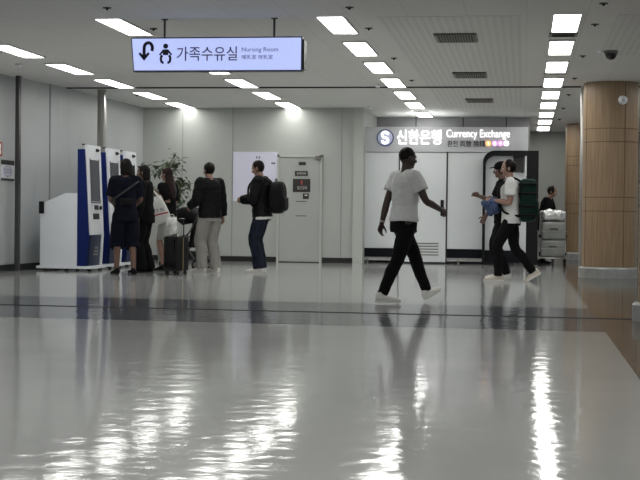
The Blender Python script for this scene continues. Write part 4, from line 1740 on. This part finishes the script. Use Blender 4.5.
# hood: half dome shell swept round the hinge axis (x)
hv = []
for i in range(10):
    q = math.radians(10 + i * 15)
    row = []
    for j in range(13):
        a_ = -1 + 2 * j / 12
        rr = .30 * (1 - .12 * a_ ** 4)
        row.append(b.verts.new((a_ * .21, -.05 - math.cos(q) * rr, .72 + math.sin(q) * rr)))
    hv.append(row)
for i in range(9):
    for j in range(12):
        b.faces.new((hv[i][j], hv[i][j + 1], hv[i + 1][j + 1], hv[i + 1][j]))
for j in (0, 12):
    c = b.verts.new(((-1 + 2 * j / 12) * .21, -.05, .72))
    for i in range(9):
        b.faces.new((hv[i][j], hv[i + 1][j], c))
bmesh.ops.recalc_face_normals(b, faces=b.faces)
bmesh.ops.solidify(b, geom=b.faces, thickness=.012)
obj('hood', b, M['blackshell'], t, True)
b = nb()
prism(b, [(-.30, .86), (-.24, .86), (-.16, .46), (.18, .44), (.20, .38), (-.20, .36)], -.18, .18, 'x', .015)
obj('seat', b, M['blackshell'], t)
b = nb()
for x in (-.21, .21):
    tube(b, [(x, -.42, 1.0), (x, -.20, .62), (x, .30, .12)], .013, 10, sub=1)
    tube(b, [(x, -.08, .45), (x, -.33, .12)], .013, 10, sub=1)
    tube(b, [(x, .16, .52), (x, -.16, .56)], .011, 10, sub=1)
tube(b, [(-.21, -.42, 1.0), (.21, -.42, 1.0)], .016, 10)
tube(b, [(-.21, .16, .52), (.21, .16, .52)], .014, 10)
tube(b, [(-.21, -.33, .12), (.21, -.33, .12)], .010, 10)
obj('tube_frame', b, M['darkmetal'], t, True)
b = nb()
prism(b, [(-.28, .20), (.12, .20), (.16, .30), (-.30, .30)], -.17, .17, 'x', .01)
obj('basket', b, M['strapgrey'], t)
for x in (-.21, .21):
    for y in (-.33, .30):
        b = nb()
        cyl(b, (x - .018, y, .085), .085, .036, 'x', 28)
        wl = obj('wheel', b, M['rubber'], t)
        b = nb()
        cyl(b, (x - .02, y, .085), .045, .04, 'x', 20)
        obj('wheel_hub', b, M['metal'], wl)

# luggage trolley with its load
CXX, CYY = .545, 26.95
t = thing('luggage_trolley', 'steel airport luggage trolley loaded with grey cases near the far wall', 'trolley', (CXX, CYY, 0))
b = nb()
tube(b, [(-.26, -.40, .14), (-.26, .38, .16), (-.24, .44, .6), (-.22, .46, 1.0)], .016, 10, sub=3)
tube(b, [(.26, -.40, .14), (.26, .38, .16), (.24, .44, .6), (.22, .46, 1.0)], .016, 10, sub=3)
for y in (-.40, -.2, 0, .2, .38):
    tube(b, [(-.26, y, .15), (.26, y, .15)], .010, 8)
for z in (.35, .6, .82):
    tube(b, [(-.245, .43, z), (.245, .43, z)], .009, 8)
obj('tube_frame', b, M['metal'], t, True)
b = nb()
tube(b, [(-.26, .47, 1.0), (.26, .47, 1.0)], .02, 12)
obj('handlebar', b, M['black'], t, True)
for x, y in ((-.24, .33), (.24, .33), (0, -.36)):
    b = nb()
    cyl(b, (x - .02, y, .07), .07, .04, 'x', 22)
    box(b, x - .026, x + .026, y - .02, y + .02, .07, .15)
    obj('wheel', b, M['rubber'], t)
cs0 = None
for z, lab in ((.166, 'lower grey suitcase lying on the luggage trolley'), (.50, 'upper grey suitcase on the luggage trolley under the silver bundle')):
    if cs0 is None:
        cs0 = thing('hard_suitcase', lab, 'suitcase', (CXX, CYY - .02, z), 0, 'suitcases on the trolley')
        b = nb()
        box(b, -.23, .23, -.30, .30, 0, .32, .035)
        obj('shell', b, M['greycase'], cs0, True)
        b = nb()
        box(b, -.234, .234, -.304, .304, .15, .165)
        obj('zip_line', b, M['metal'], cs0)
        b = nb()
        tube(b, [(-.06, -.30, .20), (-.06, -.335, .20), (.06, -.335, .20), (.06, -.30, .20)], .009, 8, sub=2)
        obj('carry_handle', b, M['black'], cs0, True)
        for x in (-.19, .19):
            for y in (-.22, .22):
                b = nb()
                cyl(b, (x + (.035 if x > 0 else -.065), y, .06), .028, .03, 'x', 14)
                obj('wheel', b, M['rubber'], cs0)
    else:
        dup(cs0, (CXX, CYY - .02, z), lab, math.radians(3))
b = soft_box(.24, .26, .11, p=4)
jitter(b, .03, 9, 3)
o = obj('wrapped_bundle', b, M['silver'], None, True)
o.location = (CXX, CYY - .02, .84)
tag(o, 'silver wrapped bundle on top of the suitcases on the trolley', 'bundle')

# indoor tree behind the queue
PX, PYY = X_(168, 24.2), 24.2
t = thing('potted_tree', 'leafy green indoor tree rising behind the woman with the tote', 'plant', (PX, PYY, 0))
b = nb()
loft(b, [((0, 0, z), V((r, 0, 0)), V((0, r, 0))) for z, r in ((0, .15), (.03, .16), (.36, .20), (.38, .205), (.38, .18), (.34, .175))], 28)
obj('pot', b, M['pot'], t, True)
b = nb()
cyl(b, (0, 0, .30), .178, .05, 'z', 24)
obj('soil', b, M['soil'], t)
b = nb()
tube(b, [(0, 0, .3), (.02, .01, .8), (-.02, 0, 1.25), (0, 0, 1.6)], [.03, .026, .022, .016], 10, sub=4)
br = []
rnd = random.Random(5)
for i in range(18):
    q = rnd.uniform(0, 2 * PI)
    z0 = rnd.uniform(.9, 1.6)
    L_ = rnd.uniform(.2, .42)
    e1 = V((math.cos(q) * L_, math.sin(q) * L_ * .7, z0 + rnd.uniform(.02, .36)))
    tube(b, [(0, 0, z0), (e1.x * .5, e1.y * .5, z0 + (e1.z - z0) * .75), e1], [.011, .008, .004], 7, sub=3)
    br.append((V((0, 0, z0)), e1))
obj('trunk', b, M['bark'], t, True)
b = nb()
for st, en in br:
    for k in range(26):
        f = rnd.uniform(.35, 1.15)
        c = st.lerp(en, f) + V((rnd.gauss(0, .055), rnd.gauss(0, .05), rnd.gauss(0, .05)))
        L_ = rnd.uniform(.10, .17)
        q = rnd.uniform(0, 2 * PI)
        dn = V((math.cos(q), math.sin(q), rnd.uniform(-1.4, .3))).normalized()
        sd_ = dn.cross(V((0, 0, 1))).normalized() * L_ * .2
        nn = sd_.cross(dn).normalized() * L_ * .08
        p = [c, c + dn * L_ * .35 + sd_ + nn, c + dn * L_, c + dn * L_ * .35 - sd_ + nn, c + dn * L_ * .45]
        vs = [b.verts.new(x) for x in p]
        b.faces.new((vs[0], vs[1], vs[4]))
        b.faces.new((vs[1], vs[2], vs[4]))
        b.faces.new((vs[2], vs[3], vs[4]))
        b.faces.new((vs[3], vs[0], vs[4]))
obj('foliage', b, M['leaf'], t)

# ------------------------------------------------------------------ light and view
w = bpy.data.worlds.new('hall')
SC.world = w
w.use_nodes = True
w.node_tree.nodes['Background'].inputs['Color'].default_value = (.92, .97, 1, 1)
w.node_tree.nodes['Background'].inputs['Strength'].default_value = .25
SC.view_settings.view_transform = 'Standard'
SC.view_settings.look = 'None'
SC.view_settings.gamma = 1
SC.view_settings.use_curve_mapping = False
SC.view_settings.exposure = 0.36
SC.cycles.use_denoising = True
SC.cycles.max_bounces = 8
SC.cycles.sample_clamp_indirect = 6
